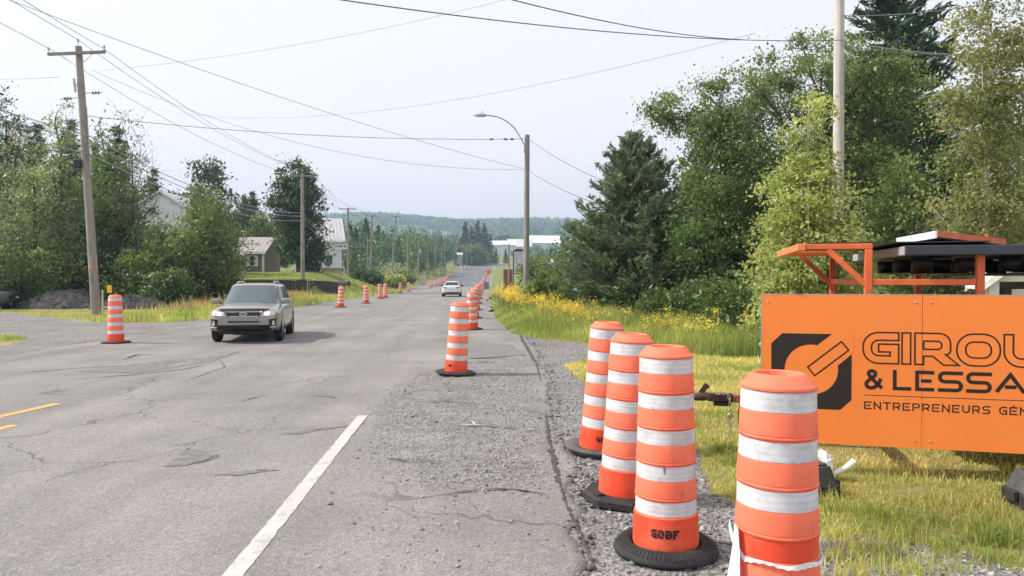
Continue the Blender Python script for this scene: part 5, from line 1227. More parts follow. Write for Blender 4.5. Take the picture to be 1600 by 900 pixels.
# roadside sign cabinet on the right
Yd = 80.0; xa, xb = xat(803, Yd), xat(818, Yd); e = tag(empty('sign_cabinet', (xa, Yd, 0)), 'tall dark framed sign with arched top and printed white face left of the lamp pole', 'sign')
ww = xb - xa; z0, z1 = zat(427, Yd), zat(393.5, Yd); FR = plain('sign_frame', (.035, .03, .03), .5)
m_ = MB(); m_.box(-.1, 0, 0, .15, 0, z1 + .05); m_.box(ww, ww + .1, 0, .15, 0, z1 + .05); m_.box(0, ww, 0, .15, z0 - .08, z0); m_.build('frame', FR, e)
m_ = MB(); arc = [(ww/2 + (ww/2 + .1)*math.cos(t), 0, z1 + .05 + .28*math.sin(t)) for t in np.linspace(0, math.pi, 13)]; m_.prism(arc, (0, .15, 0)); m_.build('arched_top', FR, e)
m_ = MB(); m_.box(0, ww, .03, .1, z0 + .003, z1 + .04); m_.build('face', plain('sign_face', (.62, .61, .68), .5, var=.1), e)
PRN = plain('print_violet', (.16, .15, .24), .6, var=.3, scale=12); m_ = MB()
for i in range(11):
    zz = z1 - .12 - i*.19; x = .08
    while x < ww - .2:
        q = random.uniform(.06, .2); 
        if random.random() > .22: m_.box(x, x + q, .024, .029, zz - random.uniform(.05, .1), zz)
        x += q + random.uniform(.03, .08)
m_.build('print', PRN, e)
m_ = MB(); m_.tube([(.25, -.4, -.1), (.25, -.4, 1.0)], .03, 6); m_.tube([(.7, -.4, -.1), (.7, -.4, 1.0)], .03, 6); m_.tube([(.25, -.4, .98), (.7, -.4, .98)], .03, 6); tag(m_.build('railing', WTRIM), 'small white pipe railing at the foot of the tall sign', 'railing').location = (xa + .55, Yd - 1, 0)
Ye = 92.0; x0 = xat(787, Ye); m_ = MB(); m_.cbox(0, 1.1, 0, 1.6, 0, zat(421, Ye), .02); m_.box(-.03, 1.13, -.03, 1.63, zat(421, Ye) + .002, zat(421, Ye) + .05); e = tag(m_.build('waste_container', plain('red_brown', (.20, .075, .06), .7, var=.25)), 'red brown box standing left of the tall sign', 'container'); e.location = (x0, Ye, float(hgt(x0, Ye)))
x0 = xat(795.5, Ye - 3); m_ = MB(); m_.cbox(0, .55, 0, .5, .35, 1.15, .02); m_.box(.05, .1, .2, .25, 0, .35); m_.box(.45, .5, .2, .25, 0, .35); e = tag(m_.build('orange_box', plain('ochre_box', (.65, .32, .08), .6)), 'small ochre box between the red brown box and the tall sign', 'box'); e.location = (x0, Ye - 3, 0)
# orange diamond warning sign
Yo = 128.0; c_ = at(764, 425, Yo); z_ = float(hgt(c_[0], Yo)); e = tag(empty('warning_sign', (c_[0], Yo, z_)), 'orange diamond road works sign at the right of the far road', 'road sign')
q = .62; cz = c_[2] - z_; m_ = MB(); m_.prism([(0, 0, cz - q), (q, 0, cz), (0, 0, cz + q), (-q, 0, cz)], (0, .03, 0)); m_.build('panel', plain('sign_amber', (.85, .33, .04), .5, var=.05), e).rotation_euler = (0, 0, .15)
m_ = MB(); m_.bar((-.2, -.02, cz - .15), (.25, -.02, cz + .12), .12, .03); m_.build('symbol', INK, e)
m_ = MB(); m_.tube([(0, .06, 0), (0, .06, cz)], .035, 6); m_.bar((-.5, .06, .05), (.5, .06, .05), .06); m_.build('stand', STEEL, e)
for px, Y, h_, lb in ((771.5, 100, 1.5, 'left of two thin steel posts beside the road drums'), (779.5, 100, 1.5, 'right of two thin steel posts beside the road drums'), (786.5, 96, 3.6, 'thin steel post just left of the small lamp pole')):
    m_ = MB(); m_.tube([(0, 0, -.1), (0, 0, h_)], .045, 6); m_.lathe([(0, .04), (.06, .02), (.06, 0)], 8, (0, 0, h_)); e = tag(m_.build('steel_post', STEEL), lb, 'post'); e.location = P3(px, Y)
m_ = MB(); m_.cbox(-.4, .4, -.3, .3, 0, 1.0, .04); m_.cbox(-.43, .43, -.33, .33, 1.002, 1.1, .03); e = tag(m_.build('roadside_bin', plain('bin_blue', (.16, .19, .24), .6)), 'blue grey bin beyond the last drums on the right shoulder', 'bin'); e.location = P3(760, 118)
for px, w_, lb in ((656.5, .62, 'left of two beige utility cabinets below the far poles'), (662.5, .72, 'right and taller of two beige utility cabinets below the far poles')):
    e = tag(empty('utility_cabinet', P3(px, 150)), lb, 'cabinet', 'beige utility cabinets'); hh = 1.7 if w_ < .7 else 2.0; m_ = MB(); m_.cbox(-w_/2, w_/2, 0, .5, -.6, hh, .03); m_.build('housing', plain('beige_metal', (.48, .42, .33), .6), e); m_ = MB(); m_.box(-w_/2 + .05, w_/2 - .05, -.02, -.001, .15, hh - .1); m_.build('door', plain('beige_metal2', (.52, .46, .37), .6), e)
# left verge: gravel heaps, marker, stakes
def heap(px, Y, w_, d_, hh, seed, label):
    n = 64; g_ = np.linspace(-1, 1, n); X, Yg_ = np.meshgrid(g_, g_); r2 = np.sqrt(X**2 + Yg_**2)
    Z = hh*np.clip(1 - r2**1.5, 0, None)*(.7 + .6*vnoise(X*2 + seed, Yg_*2, .9, seed)) + (vnoise(X, Yg_, .06, seed) - .5)*.13*(r2 < 1) + (vnoise(X, Yg_, .025, seed + 3) - .5)*.10*(r2 < 1)
    Z = np.where(r2 < .985, Z, -.15); i = np.arange(n*n).reshape(n, n)
    o = mesh_np('gravel_heap', np.stack([X*w_/2, Yg_*d_/2, Z], -1).reshape(-1, 3), np.stack([i[:-1, :-1], i[:-1, 1:], i[1:, 1:], i[1:, :-1]], -1).reshape(-1, 4), HEAP)
    o.location = P3(px, Y); return tag(o, label, 'gravel heap', 'dark gravel heaps')
m = NT('heap'); vo = m.n('TexVoronoi'); vo.inputs['Scale'].default_value = 7; m.l(m.geo(), vo.inputs['Vector'])
m.set(m.mix(1.0, m.ramp(m.noise(1.2, 5, .7), [(.3, (.036, .035, .038)), (.7, (.095, .09, .09))]), m.ramp(vo.outputs['Color'], [(0, .55), (.85, 1.2), (1, 2.4)]), 'MULTIPLY'), .95, 0, .15); m.bump(vo.outputs['Distance'], .8, .06); HEAP = m.m
heap(105, 43, 6.0, 4.5, .85, 2, 'dark gravel heap left of the crossarm pole'); heap(205, 42, 4.6, 3.6, .62, 5, 'lower dark gravel heap behind the left drum')
e = tag(empty('marker_post', P3(171.5, 33)), 'short post with a small yellow marker plate behind the left drum', 'marker'); m_ = MB(); m_.bar((0, 0, -.1), (0, 0, 1.42), .05); m_.build('post', DKB, e); m_ = MB(); m_.cbox(-.1, .1, -.05, -.03, 1.0, 1.32, .004); m_.build('plate', plain('marker_yellow', (.85, .55, .02), .5), e)
CREAM = plain('stake_cream', (.60, .50, .32), .8)
for px, Y, h_, lb in ((160, 33.5, 1.08, 'pale wooden stake right beside the crossarm pole'), (297, 37, .75, 'grey stake in the long grass left of the grey vehicle'), (480.5, 65.5, 1.5, 'thin pale stake in front of the retaining wall end')):
    m_ = MB(); m_.bar((0, 0, -.1), (0, 0, h_), .07, .05); m_.add([(-.035, -.025, h_), (.035, -.025, h_), (.035, .025, h_), (-.035, .025, h_), (0, 0, h_ + .05)], [(0, 1, 4), (1, 2, 4), (2, 3, 4), (3, 0, 4)]); e = tag(m_.build('stake', CREAM if px != 297 else POLE), lb, 'stake'); e.location = P3(px, Y)
m_ = MB(); m_.bar((0, 0, .36), (.75, 0, .36), .05, .07); m_.bar((.7, 0, 0), (.7, 0, .6), .05); e = tag(m_.build('low_rail', CREAM), 'short low wooden rail behind the left drum', 'rail'); e.location = P3(160, 33.2)
# broken timber at the end of the goldenrod
RAW = plain('raw_wood', (.55, .42, .27), .8, var=.25, scale=10)
for k, (px, py, L_, a, b, lb) in enumerate(((779, 457, 1.3, 2.2, .35, 'long splintered pale plank lying at the tip of the goldenrod'), (786, 452, 1.0, .6, .5, 'short splintered plank propped in the goldenrod'), (791, 456, .8, 1.4, .9, 'upright broken wood piece in the goldenrod'))):
    p = P3(px, 42 + k*.5); dv = np.array((math.cos(a)*math.cos(b), .3*math.sin(a), math.sin(b))); m_ = MB(); m_.bar((0, 0, .1), dv*L_ + (0, 0, .1), .10, .04); m_.bar(dv*L_*.9 + (0, 0, .1), dv*L_*1.15 + (.02, 0, .12), .03, .02); e = tag(m_.build('broken_plank', RAW), lb, 'plank', 'broken planks by the goldenrod'); e.location = p
def rock(loc, s, label, seed):
    o = stones('rock', np.zeros((1, 3)), np.array([s]), plain('rock_dark', (.07, .065, .06), .9, var=.4, scale=8)); o.location = loc; tag(o, label, 'rock')
    md = o.modifiers.new('sub', 'SUBSURF'); md.levels = 2; md.render_levels = 2; md.subdivision_type = 'SIMPLE'
    tx = bpy.data.textures.new('rock', 'CLOUDS'); tx.noise_scale = s*.7; dm = o.modifiers.new('d', 'DISPLACE'); dm.texture = tx; dm.strength = s*.6
rock(P3(772.5, 41, .03), .30, 'dark stump lump at the edge of the shoulder', 1); rock(P3(768, 36, .03), .22, 'dark rock at the grass edge nearer than the stump', 2); rock(P3(765, 55, .03), .45, 'flat dark debris lump beyond on the right shoulder', 3)
# ------------------------------------------------------------------ vegetation
def quads_from(C, U, Vv, wid, fold=None):
    """diamond leaves: centre C, axis U (length vector), side Vv (width vector)"""
    n = len(C); V = np.empty((n, 4, 3)); V[:, 0] = C - U*.5; V[:, 1] = C + Vv*.5 - U*.08; V[:, 2] = C + U*.5; V[:, 3] = C - Vv*.5 - U*.08
    if fold is not None: V[:, 1] += fold; V[:, 3] += fold
    return V.reshape(-1, 3), np.arange(4*n).reshape(n, 4)
def unit(v): return v / (np.linalg.norm(v, axis=-1, keepdims=True) + 1e-9)
def leaves_at(P, r, size, out, droop=.25, aspect=.6):
    n = len(P); u = unit(r.normal(size=(n, 3)) + out*.6 + np.array((0, 0, -droop))); w = unit(np.cross(u, r.normal(size=(n, 3)) * .6 + np.array((0, 0, 1.)) ))
    s = size*r.lognormal(0, .28, n)[:, None]; nrm = np.cross(u, w)
    return quads_from(P, u*s, w*s*aspect, None, nrm*s*.12)
def bez(a, b, c, n): 
    t = np.linspace(0, 1, n)[:, None]; return (1-t)**2*a + 2*t*(1-t)*b + t*t*c
def deciduous(seed, H, blobs, nclump, per, leaf, clump_r, trunk_r, bark, leafm, trunk_top=.75, lean=(0, 0), hollow=2.4, limbs=9, flat=.65, aspect=.6, droop=.25, bare=0, trunk_vis=None, fork=.22):
    """returns (trunk mesh object, crown mesh object) around the origin. blobs: (x, y, z, rx, ry, rz)"""
    r = np.random.default_rng(seed); B = np.array(blobs, float); vol = (B[:, 3]*B[:, 4]*B[:, 5])**.75; k = r.choice(len(B), nclump, p=vol/vol.sum())
    d = unit(r.normal(size=(nclump, 3))); rad = r.uniform(.05, 1, nclump)**(1/hollow); C = B[k, :3] + d*rad[:, None]*B[k, 3:6]
    C[:, 2] = np.maximum(C[:, 2], .25)
    # limbs: farthest-point picks
    idx = [int(r.integers(nclump))]; dist = np.full(nclump, 1e9)
    for _ in range(limbs - 1): dist = np.minimum(dist, np.linalg.norm(C - C[idx[-1]], axis=1)); idx.append(int(dist.argmax()))
    top = np.array((lean[0], lean[1], H*trunk_top)); mb = MB()
    tp = [np.array((0, 0, -.2)), np.array((lean[0]*.15, lean[1]*.15, H*.2)), np.array((lean[0]*.5, lean[1]*.5, H*.45)), top]
    mb.tube(tp, [trunk_r*1.25, trunk_r, trunk_r*.7, trunk_r*.22], 10)
    trunk_at = lambda z: np.array([np.interp(z, [p[2] for p in tp], [p[i] for p in tp]) for i in range(3)])
    LB = []
    for i in idx:
        c = C[i]; hd = math.hypot(c[0], c[1]); z0 = float(np.clip(c[2] - .75*hd - .1*H, fork*H, H*trunk_top*.95)); a = trunk_at(z0); m = (a + c)/2 + np.array((0, 0, .06*H)) + r.normal(size=3)*.04*H
        L = bez(a, m, c, 7); LB.append(L); q = trunk_r*(.55 - .35*z0/H); mb.tube(L, np.linspace(q, q*.18, 7), 6, False)
    LBa = np.vstack([l[2:] for l in LB] + [np.array([trunk_at(z) for z in np.linspace(H*.4, H*trunk_top, 6)])])
    for c in C[r.permutation(nclump)[:int(nclump*.6)]]:
        j = np.linalg.norm(LBa - c, axis=1).argmin(); a = LBa[j]; m = (a + c)/2 + r.normal(size=3)*.02*H
        mb.tube(bez(a, m, c, 4), np.linspace(trunk_r*.085, trunk_r*.03, 4), 3, False)
    for _ in range(bare):
        a = C[int(r.integers(nclump))]; e = a + unit(r.normal(size=3) + np.array((0, 0, 1.2)))*clump_r*3; mb.tube([a, (a + e)/2 + r.normal(size=3)*.05, e], [.012, .008, .003], 3, False)
    tr_ = mb.build('trunk', bark)
    npl = np.maximum(4, (per*r.lognormal(0, .35, nclump)).astype(int)); rep = np.repeat(np.arange(nclump), npl); n = len(rep)
    cr = clump_r*r.lognormal(0, .25, nclump); g_ = r.normal(size=(n, 3)); P = C[rep] + g_*cr[rep][:, None]*np.array((1, 1, flat))*.62
    out = unit(C - np.array((lean[0]*.5, lean[1]*.5, H*.5)))[rep]
    V, F = leaves_at(P, r, leaf, out, droop, aspect)
    tint = np.clip(r.normal(.5, .2, n) + r.normal(0, .19, nclump)[rep], 0, 1)
    return tr_, mesh_np('crown', V, F, leafm, tint=tint)
def conifer(seed, H, R, bark, leafm, nwh=34, per=7, z0=.06, up=.35, needle=.16, dens=26, prof=1.0, trunk_r=.14, spread=.16, irregular=.25, sag=.0):
    r = np.random.default_rng(seed); mb = MB(); mb.tube([(0, 0, -.2), (0, 0, H*.5), (0, 0, H)], [trunk_r, trunk_r*.6, .02], 8)
    PP = []; UU = []
    for w in range(nwh):
        f = (w + r.uniform(-.3, .3))/nwh; f = min(max(f, 0), .995); z = H*(z0 + (1 - z0)*f); L0 = R*(1 - f)**prof*(.9 if f > .1 else .75) + .12
        for _ in range(per if f < .93 else 4):
            az_ = r.uniform(0, 2*math.pi); L = L0*r.uniform(1 - irregular, 1 + irregular); el = up*(.4 + f) + r.normal()*.08
            d = np.array((math.cos(az_)*math.cos(el), math.sin(az_)*math.cos(el), math.sin(el))); n = max(5, int(dens*L/R + 4))
            t = r.uniform(.18, 1, n)**.8; cv = np.array((0, 0, 1))*(up*.35*L)*(t**2)[:, None] - np.array((0, 0, 1))*sag*L*(t)[:, None]
            p = np.array((0, 0, z)) + d*(L*t)[:, None] + cv; side = unit(np.cross(d, (0, 0, 1.)))
            wd = spread*L0*(1.15 - t)*1.6 + .05; s = r.uniform(-1, 1, n)
            p = p + side*(s*wd)[:, None] + r.normal(size=(n, 3))*.03
            PP.append(p); UU.append(unit(d*1.0 + side*s[:, None]*.8 + r.normal(size=(n, 3))*.25 + np.array((0, 0, .25))))
            if r.random() < .35: mb.tube([(0, 0, z), tuple(np.array((0, 0, z)) + d*L*.85)], [.02 + .012*L, .006], 3, False)
    P = np.vstack(PP); Uv = np.vstack(UU); n = len(P); k = 3
    P = np.repeat(P, k, 0) + r.normal(size=(n*k, 3))*needle*.22; Uv = unit(np.repeat(Uv, k, 0) + r.normal(size=(n*k, 3))*.45); s = needle*r.lognormal(0, .3, n*k)[:, None]
    W_ = unit(np.cross(Uv, r.normal(size=(n*k, 3)))); V, F = quads_from(P, Uv*s*1.5, W_*s*.34, None)
    tint = np.clip(np.repeat(r.normal(.5, .2, n), k) + r.normal(0, .1, n*k), 0, 1)
    return mb.build('trunk', bark), mesh_np('crown', V, F, leafm, tint=tint)
def plant_tree(name, parts, loc, label, cat='tree', group=None, rz=0, scale=1):
    e = tag(empty(name, loc, rz), label, cat, group); e.scale = (scale,)*3 if not hasattr(scale, '__len__') else scale
    for p in parts: p.parent = e
    return e
def tree_copy(src, loc, label, rz=0, scale=1, group=None):
    c = copy_tree(src); c.location = loc; c.rotation_euler = (0, 0, rz); c.scale = (scale,)*3 if not hasattr(scale, '__len__') else scale; c['label'] = label
    if group: c['group'] = group
    return c
BARK = woodmat('bark', (.06, .05, .042), (.14, .12, .10)); BIRCH = woodmat('birch_bark', (.30, .28, .25), (.62, .60, .56)); TWIG = woodmat('twig_bark', (.12, .10, .085), (.20, .17, .15))
LF_MAPLE = leafmat('maple_leaves', [(.024, .044, .016), (.050, .084, .028), (.088, .130, .042)]); LF_MID = leafmat('mid_green_leaves', [(.036, .060, .020), (.072, .108, .036), (.125, .165, .06)])
LF_BIRCH = leafmat('birch_leaves', [(.11, .135, .045), (.18, .205, .075), (.27, .275, .12)], .4); LF_POP = leafmat('poplar_leaves', [(.065, .085, .032), (.125, .140, .055), (.20, .185, .08)], .35)
LF_DARK = leafmat('dark_leaves', [(.012, .028, .012), (.024, .050, .018), (.045, .080, .028)], .25); LF_PINE = leafmat('pine_needles', [(.030, .050, .034), (.060, .088, .052), (.115, .145, .082)], .2); LF_PALE = leafmat('pale_leaves', [(.06, .085, .045), (.10, .135, .065), (.16, .19, .10)], .35)
LF_SPR = leafmat('spruce_needles', [(.010, .024, .016), (.020, .042, .024), (.036, .062, .034)], .1); LF_OLIVE = leafmat('olive_leaves', [(.045, .055, .028), (.080, .090, .045), (.13, .13, .07)], .3)
def topz(py, Y, px): return zat(py, Y, px) - float(hgt(xat(px, Y), Y))
# --- right side
Y = 28.0; plant_tree('pine_tree', conifer(11, topz(208, Y, 985), 3.35, BARK, LF_PINE, nwh=44, per=11, up=.45, needle=.15, dens=56, prof=.82, trunk_r=.16, spread=.17, irregular=.3), P3(990, Y), 'dense dark pine right of the lamp pole, with upswept branches', 'tree', 'trees on the right')
Y = 25.0; Hm = topz(165, Y, 1130)
plant_tree('maple_tree', deciduous(12, Hm, [(0, 0, Hm*.60, 2.0, 1.8, Hm*.36), (-.4, -.3, Hm*.32, 1.9, 1.7, Hm*.25), (.9, 0, Hm*.35, 1.7, 1.5, Hm*.27), (-.3, 0, Hm*.86, 1.2, 1.1, Hm*.14)], 340, 95, .115, .42, .17, BARK, LF_MAPLE, limbs=14), P3(1140, Y), 'full dark green maple between the pine and the pale birch', 'tree', 'trees on the right')
Y = 28.5; Hb = topz(35, Y, 1270)
plant_tree('spreading_tree', deciduous(13, Hb, [(0, 0, Hb*.80, 3.0, 2.2, Hb*.17), (-2.9, -.2, Hb*.72, 2.4, 1.5, Hb*.13), (-5.0, -.2, Hb*.70, 1.9, 1.0, Hb*.10), (-6.9, -.2, Hb*.68, 1.1, .8, Hb*.05), (2.0, 0, Hb*.76, 2.4, 2.0, Hb*.18), (-1.8, 0, Hb*.55, 2.5, 1.8, Hb*.16), (1.0, 0, Hb*.52, 2.6, 2.0, Hb*.2)], 430, 95, .115, .46, .24, BARK, LF_MID, limbs=18, hollow=2.0, fork=.3), P3(1290, Y), 'tall spreading tree reaching left behind the pale pole', 'tree', 'trees on the right')
Y = 34.0; Hp = 16.5
plant_tree('pine_tree', conifer(14, Hp, 4.2, BARK, LF_SPR, nwh=34, per=8, up=.25, needle=.30, dens=34, prof=.6, trunk_r=.26, spread=.2, irregular=.4, z0=.25), P3(1400, Y), 'tall dark pine filling the top of the picture right of the pale pole', 'tree', 'trees on the right')
Y = 15.0; Hs = topz(140, Y, 1265)
plant_tree('birch_tree', deciduous(15, Hs, [(0, 0, Hs*.80, .42, .42, Hs*.20), (-.1, 0, Hs*.58, .86, .7, Hs*.22), (.15, 0, Hs*.36, 1.1, .9, Hs*.22), (-.6, -.1, Hs*.22, .8, .7, Hs*.18), (.75, 0, Hs*.24, .85, .7, Hs*.2)], 360, 90, .078, .26, .05, BIRCH, LF_BIRCH, limbs=16, trunk_top=.97, droop=.5, aspect=.62), P3(1262, Y), 'pale yellow green birch standing behind the left end of the sign board', 'tree', 'trees on the right')
Y = 16.5; Hq = 9.2
plant_tree('poplar_tree', deciduous(16, Hq, [(0, 0, Hq*.85, .9, .8, Hq*.17), (-.2, 0, Hq*.6, 1.25, 1.1, Hq*.2), (.5, 0, Hq*.6, 1.3, 1.1, Hq*.22), (-.3, 0, Hq*.36, 1.1, 1.0, Hq*.17), (.8, 0, Hq*.3, 1.1, 1.0, Hq*.18)], 340, 76, .08, .30, .085, BIRCH, LF_POP, limbs=16, trunk_top=.97, droop=.4, hollow=2.0), P3(1540, Y), 'tall olive brown poplar at the right edge with white trunk showing', 'tree', 'trees on the right')
Y = 21.5; Ht = topz(235, Y, 1400)
plant_tree('young_tree', deciduous(17, Ht, [(0, 0, Ht*.7, 1.0, .9, Ht*.28), (.2, 0, Ht*.4, 1.3, 1.0, Ht*.28)], 130, 60, .12, .34, .07, BARK, LF_MID, limbs=9), P3(1405, Y), 'small green tree between the birch and the poplar', 'tree', 'trees on the right')
Y = 18.0; Ht = topz(305, Y, 1500)
plant_tree('shrub', deciduous(18, Ht, [(0, 0, Ht*.65, .95, .8, Ht*.33), (.5, 0, Ht*.35, 1.0, .8, Ht*.3)], 110, 60, .075, .24, .04, TWIG, LF_OLIVE, limbs=9), P3(1490, Y), 'rounded olive shrub below the poplar above the trailer', 'shrub', 'shrubs on the right')
def bg_tree(seed, px, Y, ytop, w_, label, lm=LF_DARK, per=46, ncl=190, leaf=.2):
    H_ = topz(ytop, Y, px); return plant_tree('broadleaf_tree', deciduous(seed, H_, [(0, 0, H_*.62, w_, w_*.9, H_*.36), (-.4*w_, 0, H_*.33, w_*.9, w_*.8, H_*.28), (.45*w_, 0, H_*.35, w_*.9, w_*.8, H_*.28)], ncl, per, leaf, .55, .2, BARK, lm, limbs=10), P3(px, Y), label, 'tree', 'trees on the right')
bg_tree(21, 1075, 33, 255, 2.6, 'dark tree behind the pine and the maple'); bg_tree(22, 1215, 34, 215, 3.2, 'dark tree behind the maple and the pale birch', LF_MAPLE); bg_tree(23, 1345, 36, 150, 3.4, 'dark tree filling the gap behind the pale pole'); bg_tree(24, 1455, 31, 165, 3.0, 'dark tree between the tall pine and the poplar'); bg_tree(25, 1590, 28, 130, 3.2, 'dark tree behind the poplar at the right edge', LF_MAPLE); bg_tree(26, 1690, 24, 90, 3.0, 'green tree just outside the right edge behind the shed', LF_MID)
def bush(seed, px, Y, ytop, w_, label, lm, leaf=.11, ncl=90, per=50, side='shrubs on the right', bark=TWIG, bare=0, name='shrub', cr=.28):
    H_ = max(.5, topz(ytop, Y, px)); return plant_tree(name, deciduous(seed, H_, [(0, 0, H_*.58, w_, w_*.8, H_*.42), (-.5*w_, 0, H_*.33, w_*.7, w_*.7, H_*.32), (.5*w_, 0, H_*.34, w_*.7, w_*.7, H_*.32)], ncl, per, leaf, cr, .045, bark, lm, limbs=8, trunk_top=.6, bare=bare, fork=.05), P3(px, Y), label, 'shrub', side)
bush(31, 850, 33, 420, .85, 'round leafy shrub just right of the lamp pole foot', LF_MID); bush(32, 905, 32, 385, 1.0, 'green shrub in front of the low grey building', LF_MAPLE, ncl=110); bush(33, 940, 29, 380, 1.0, 'twiggy grey brown brush left of the pine', LF_OLIVE, leaf=.08, ncl=90, per=26, bare=160); bush(34, 880, 34, 432, .8, 'low dark shrub behind the goldenrod', LF_MAPLE, ncl=70)
bush(35, 985, 26.5, 445, 1.1, 'dark shrub at the foot of the pine', LF_DARK, ncl=80); bush(36, 1060, 23.5, 440, 1.2, 'dark shrub between the pine and the maple', LF_MAPLE); bush(37, 1170, 20, 420, 1.3, 'leafy shrub at the foot of the maple left of the sign board', LF_MAPLE, leaf=.12); bush(38, 1330, 17.5, 360, 1.2, 'bright green shrub right of the birch behind the trailer', LF_MID, leaf=.1)
bush(39, 1430, 19, 380, 1.3, 'dark green shrub behind the folded light panel', LF_MAPLE); bush(40, 1580, 20, 370, 1.5, 'dark shrub above the white shed', LF_MAPLE)
bush(41, 845, 62, 400, 1.6, 'dark tree clump behind the low grey building', LF_MID, leaf=.22, cr=.5, ncl=80); bush(42, 915, 60, 378, 2.2, 'green tree clump right of the low grey building', LF_MID, leaf=.24, cr=.55, ncl=110); bush(43, 885, 75, 385, 2.0, 'rounded green trees behind the low grey building', LF_MAPLE, leaf=.26, cr=.6, ncl=110)
# --- left side
GL_ = 'trees on the left'
def ltree(seed, px, Y, ytop, w_, label, lm, leaf=.2, ncl=170, per=46, low=.33, cr=.6, name='broadleaf_tree', hollow=2.4, bare=0, top=.8, tr_=.2):
    H_ = topz(ytop, Y, px); return plant_tree(name, deciduous(seed, H_, [(0, 0, H_*.78, w_*.62, w_*.55, H_*.2), (0, 0, H_*.55, w_, w_*.85, H_*.25), (-.35*w_, 0, H_*low, w_*.85, w_*.75, H_*.26), (.4*w_, 0, H_*low, w_*.85, w_*.75, H_*.26)], ncl, per, leaf, cr, tr_, BARK, lm, limbs=10, hollow=hollow, bare=bare, trunk_top=top), P3(px, Y), label, 'tree', GL_)
ltree(51, 12, 56, 118, 2.6, 'dark pointed tree at the far left edge', LF_DARK, low=.5); ltree(52, 25, 50, 185, 2.4, 'pale brownish willow at the left edge', LF_OLIVE, leaf=.17); ltree(53, 97, 48, 150, 1.7, 'slender light green aspen left of the crossarm pole', LF_PALE, leaf=.16, hollow=2.0)
ltree(54, 55, 46, 245, 2.3, 'light green tree below the willow', LF_PALE, leaf=.16); ltree(55, 168, 54, 182, 2.4, 'broad dark green tree right of the crossarm pole', LF_MAPLE, ncl=200); ltree(56, 208, 50, 142, 1.4, 'sparse tall poplar with bare top twigs', LF_OLIVE, leaf=.15, ncl=150, per=26, tr_=.09, hollow=1.8, bare=200, top=.72)
ltree(57, 140, 50, 230, 2.2, 'mid green tree behind the crossarm pole', LF_MID); ltree(58, 318, 46, 290, 2.1, 'light green bushy tree in front of the white house', LF_MID, leaf=.17, ncl=210, low=.38); ltree(59, 328, 92, 240, 3.6, 'dark ash tree with rounded top left of the cottage', LF_DARK, leaf=.34, cr=.85); ltree(60, 255, 47, 340, 2.2, 'bushy green tree left of the light green tree', LF_MAPLE, leaf=.17)
bt = topz(246, 84, 464); plant_tree('broadleaf_tree', deciduous(61, bt, [(-.1, 0, bt*.80, 2.2, 2.0, bt*.18), (-.2, 0, bt*.58, 3.1, 2.8, bt*.24), (.9, 0, bt*.30, 2.2, 2.2, bt*.24), (-.5, 0, bt*.36, 1.9, 2.0, bt*.22), (1.7, -.4, bt*.14, 1.9, 1.8, bt*.13)], 330, 62, .3, .7, .2, BARK, LF_DARK, limbs=10, trunk_top=.8), P3(466, 84), 'big dense dark tree behind the second pole', 'tree', GL_); ltree(62, 410, 100, 330, 3.4, 'pale green tree between cottage and the big dark tree', LF_MID, leaf=.36, cr=.9); ltree(63, 335, 78, 320, 1.9, 'light green tree left of the cottage roof', LF_MID, leaf=.28, cr=.7); ltree(64, 385, 105, 300, 2.6, 'small dark tree behind the cottage roof', LF_DARK, leaf=.36, cr=.8)
for s_, px, Y, yt, w_, lb, lm in ((71, 30, 43.5, 380, 1.7, 'low bush at the left edge behind the parked car', LF_MAPLE), (72, 90, 46, 375, 2.0, 'leafy bush behind the left gravel heap', LF_MID), (73, 150, 47, 365, 1.8, 'dark bush behind the crossarm pole foot', LF_DARK), (74, 215, 45.5, 390, 1.8, 'bush with light leaves behind the right gravel heap', LF_MID), (75, 262, 44, 420, 1.4, 'low green bush left of the grey vehicle', LF_MAPLE), (76, 335, 48, 405, 1.5, 'bush behind the grey vehicle roof', LF_MAPLE), (77, -40, 46, 300, 2.4, 'tree just outside the left edge', LF_MID), (78, 185, 50, 320, 2.2, 'tall dark bush right of the crossarm pole', LF_DARK)):
    bush(s_, px, Y, yt, w_, lb, lm, leaf=.17, cr=.45, ncl=110, side='bushes on the left', bark=BARK)
sp1 = plant_tree('spruce_tree', conifer(81, 13, 2.6, BARK, LF_SPR, nwh=26, per=7, up=.05, needle=.42, dens=13, prof=.95, trunk_r=.2, sag=.12, irregular=.3), P3(150, 72), 'dark spruce top behind the crossarm pole', 'tree', GL_)
for px, Y, yt, lb in ((185, 75, 195, 'spruce top behind the broad dark tree'), (60, 70, 190, 'spruce top left of the aspen'), (110, 78, 185, 'spruce top between the aspen and the crossarm pole'), (240, 104, 262, 'spruce top behind the sparse poplar'), (395, 120, 298, 'small spruce left of the big dark tree'), (382, 125, 306, 'smaller spruce beside the cottage roof')):
    H_ = topz(yt, Y, px); tree_copy(sp1, P3(px, Y), lb, random.uniform(0, 6), H_/13.)
# spruce clump beside the far road
for k, (px, Y, yt, lb) in enumerate(((727, 400, 346, 'tallest left spruce of the clump beside the far road'), (737, 410, 353, 'second spruce of the clump beside the far road'), (746, 420, 344, 'peaked spruce in the middle of the far clump'), (757, 415, 348, 'dark spruce right of the middle of the far clump'), (766, 430, 366, 'last spruce on the right of the far clump'), (775, 425, 386, 'low spruce right of the far clump'), (790, 440, 388, 'small spruce in front of the far warehouses'), (718, 405, 372, 'low spruce on the left of the far clump'))):
    H_ = topz(yt, Y, px); tree_copy(sp1, P3(px, Y), lb, random.uniform(0, 6), (H_/13.*1.15, H_/13.*1.15, H_/13.), 'spruces beside the far road')
fb = bush(91, 735, 390, 380, 8, 'rounded pale tree in front of the far spruce clump', LF_MID, leaf=1.0, cr=2.2, ncl=110, side='spruces beside the far road')

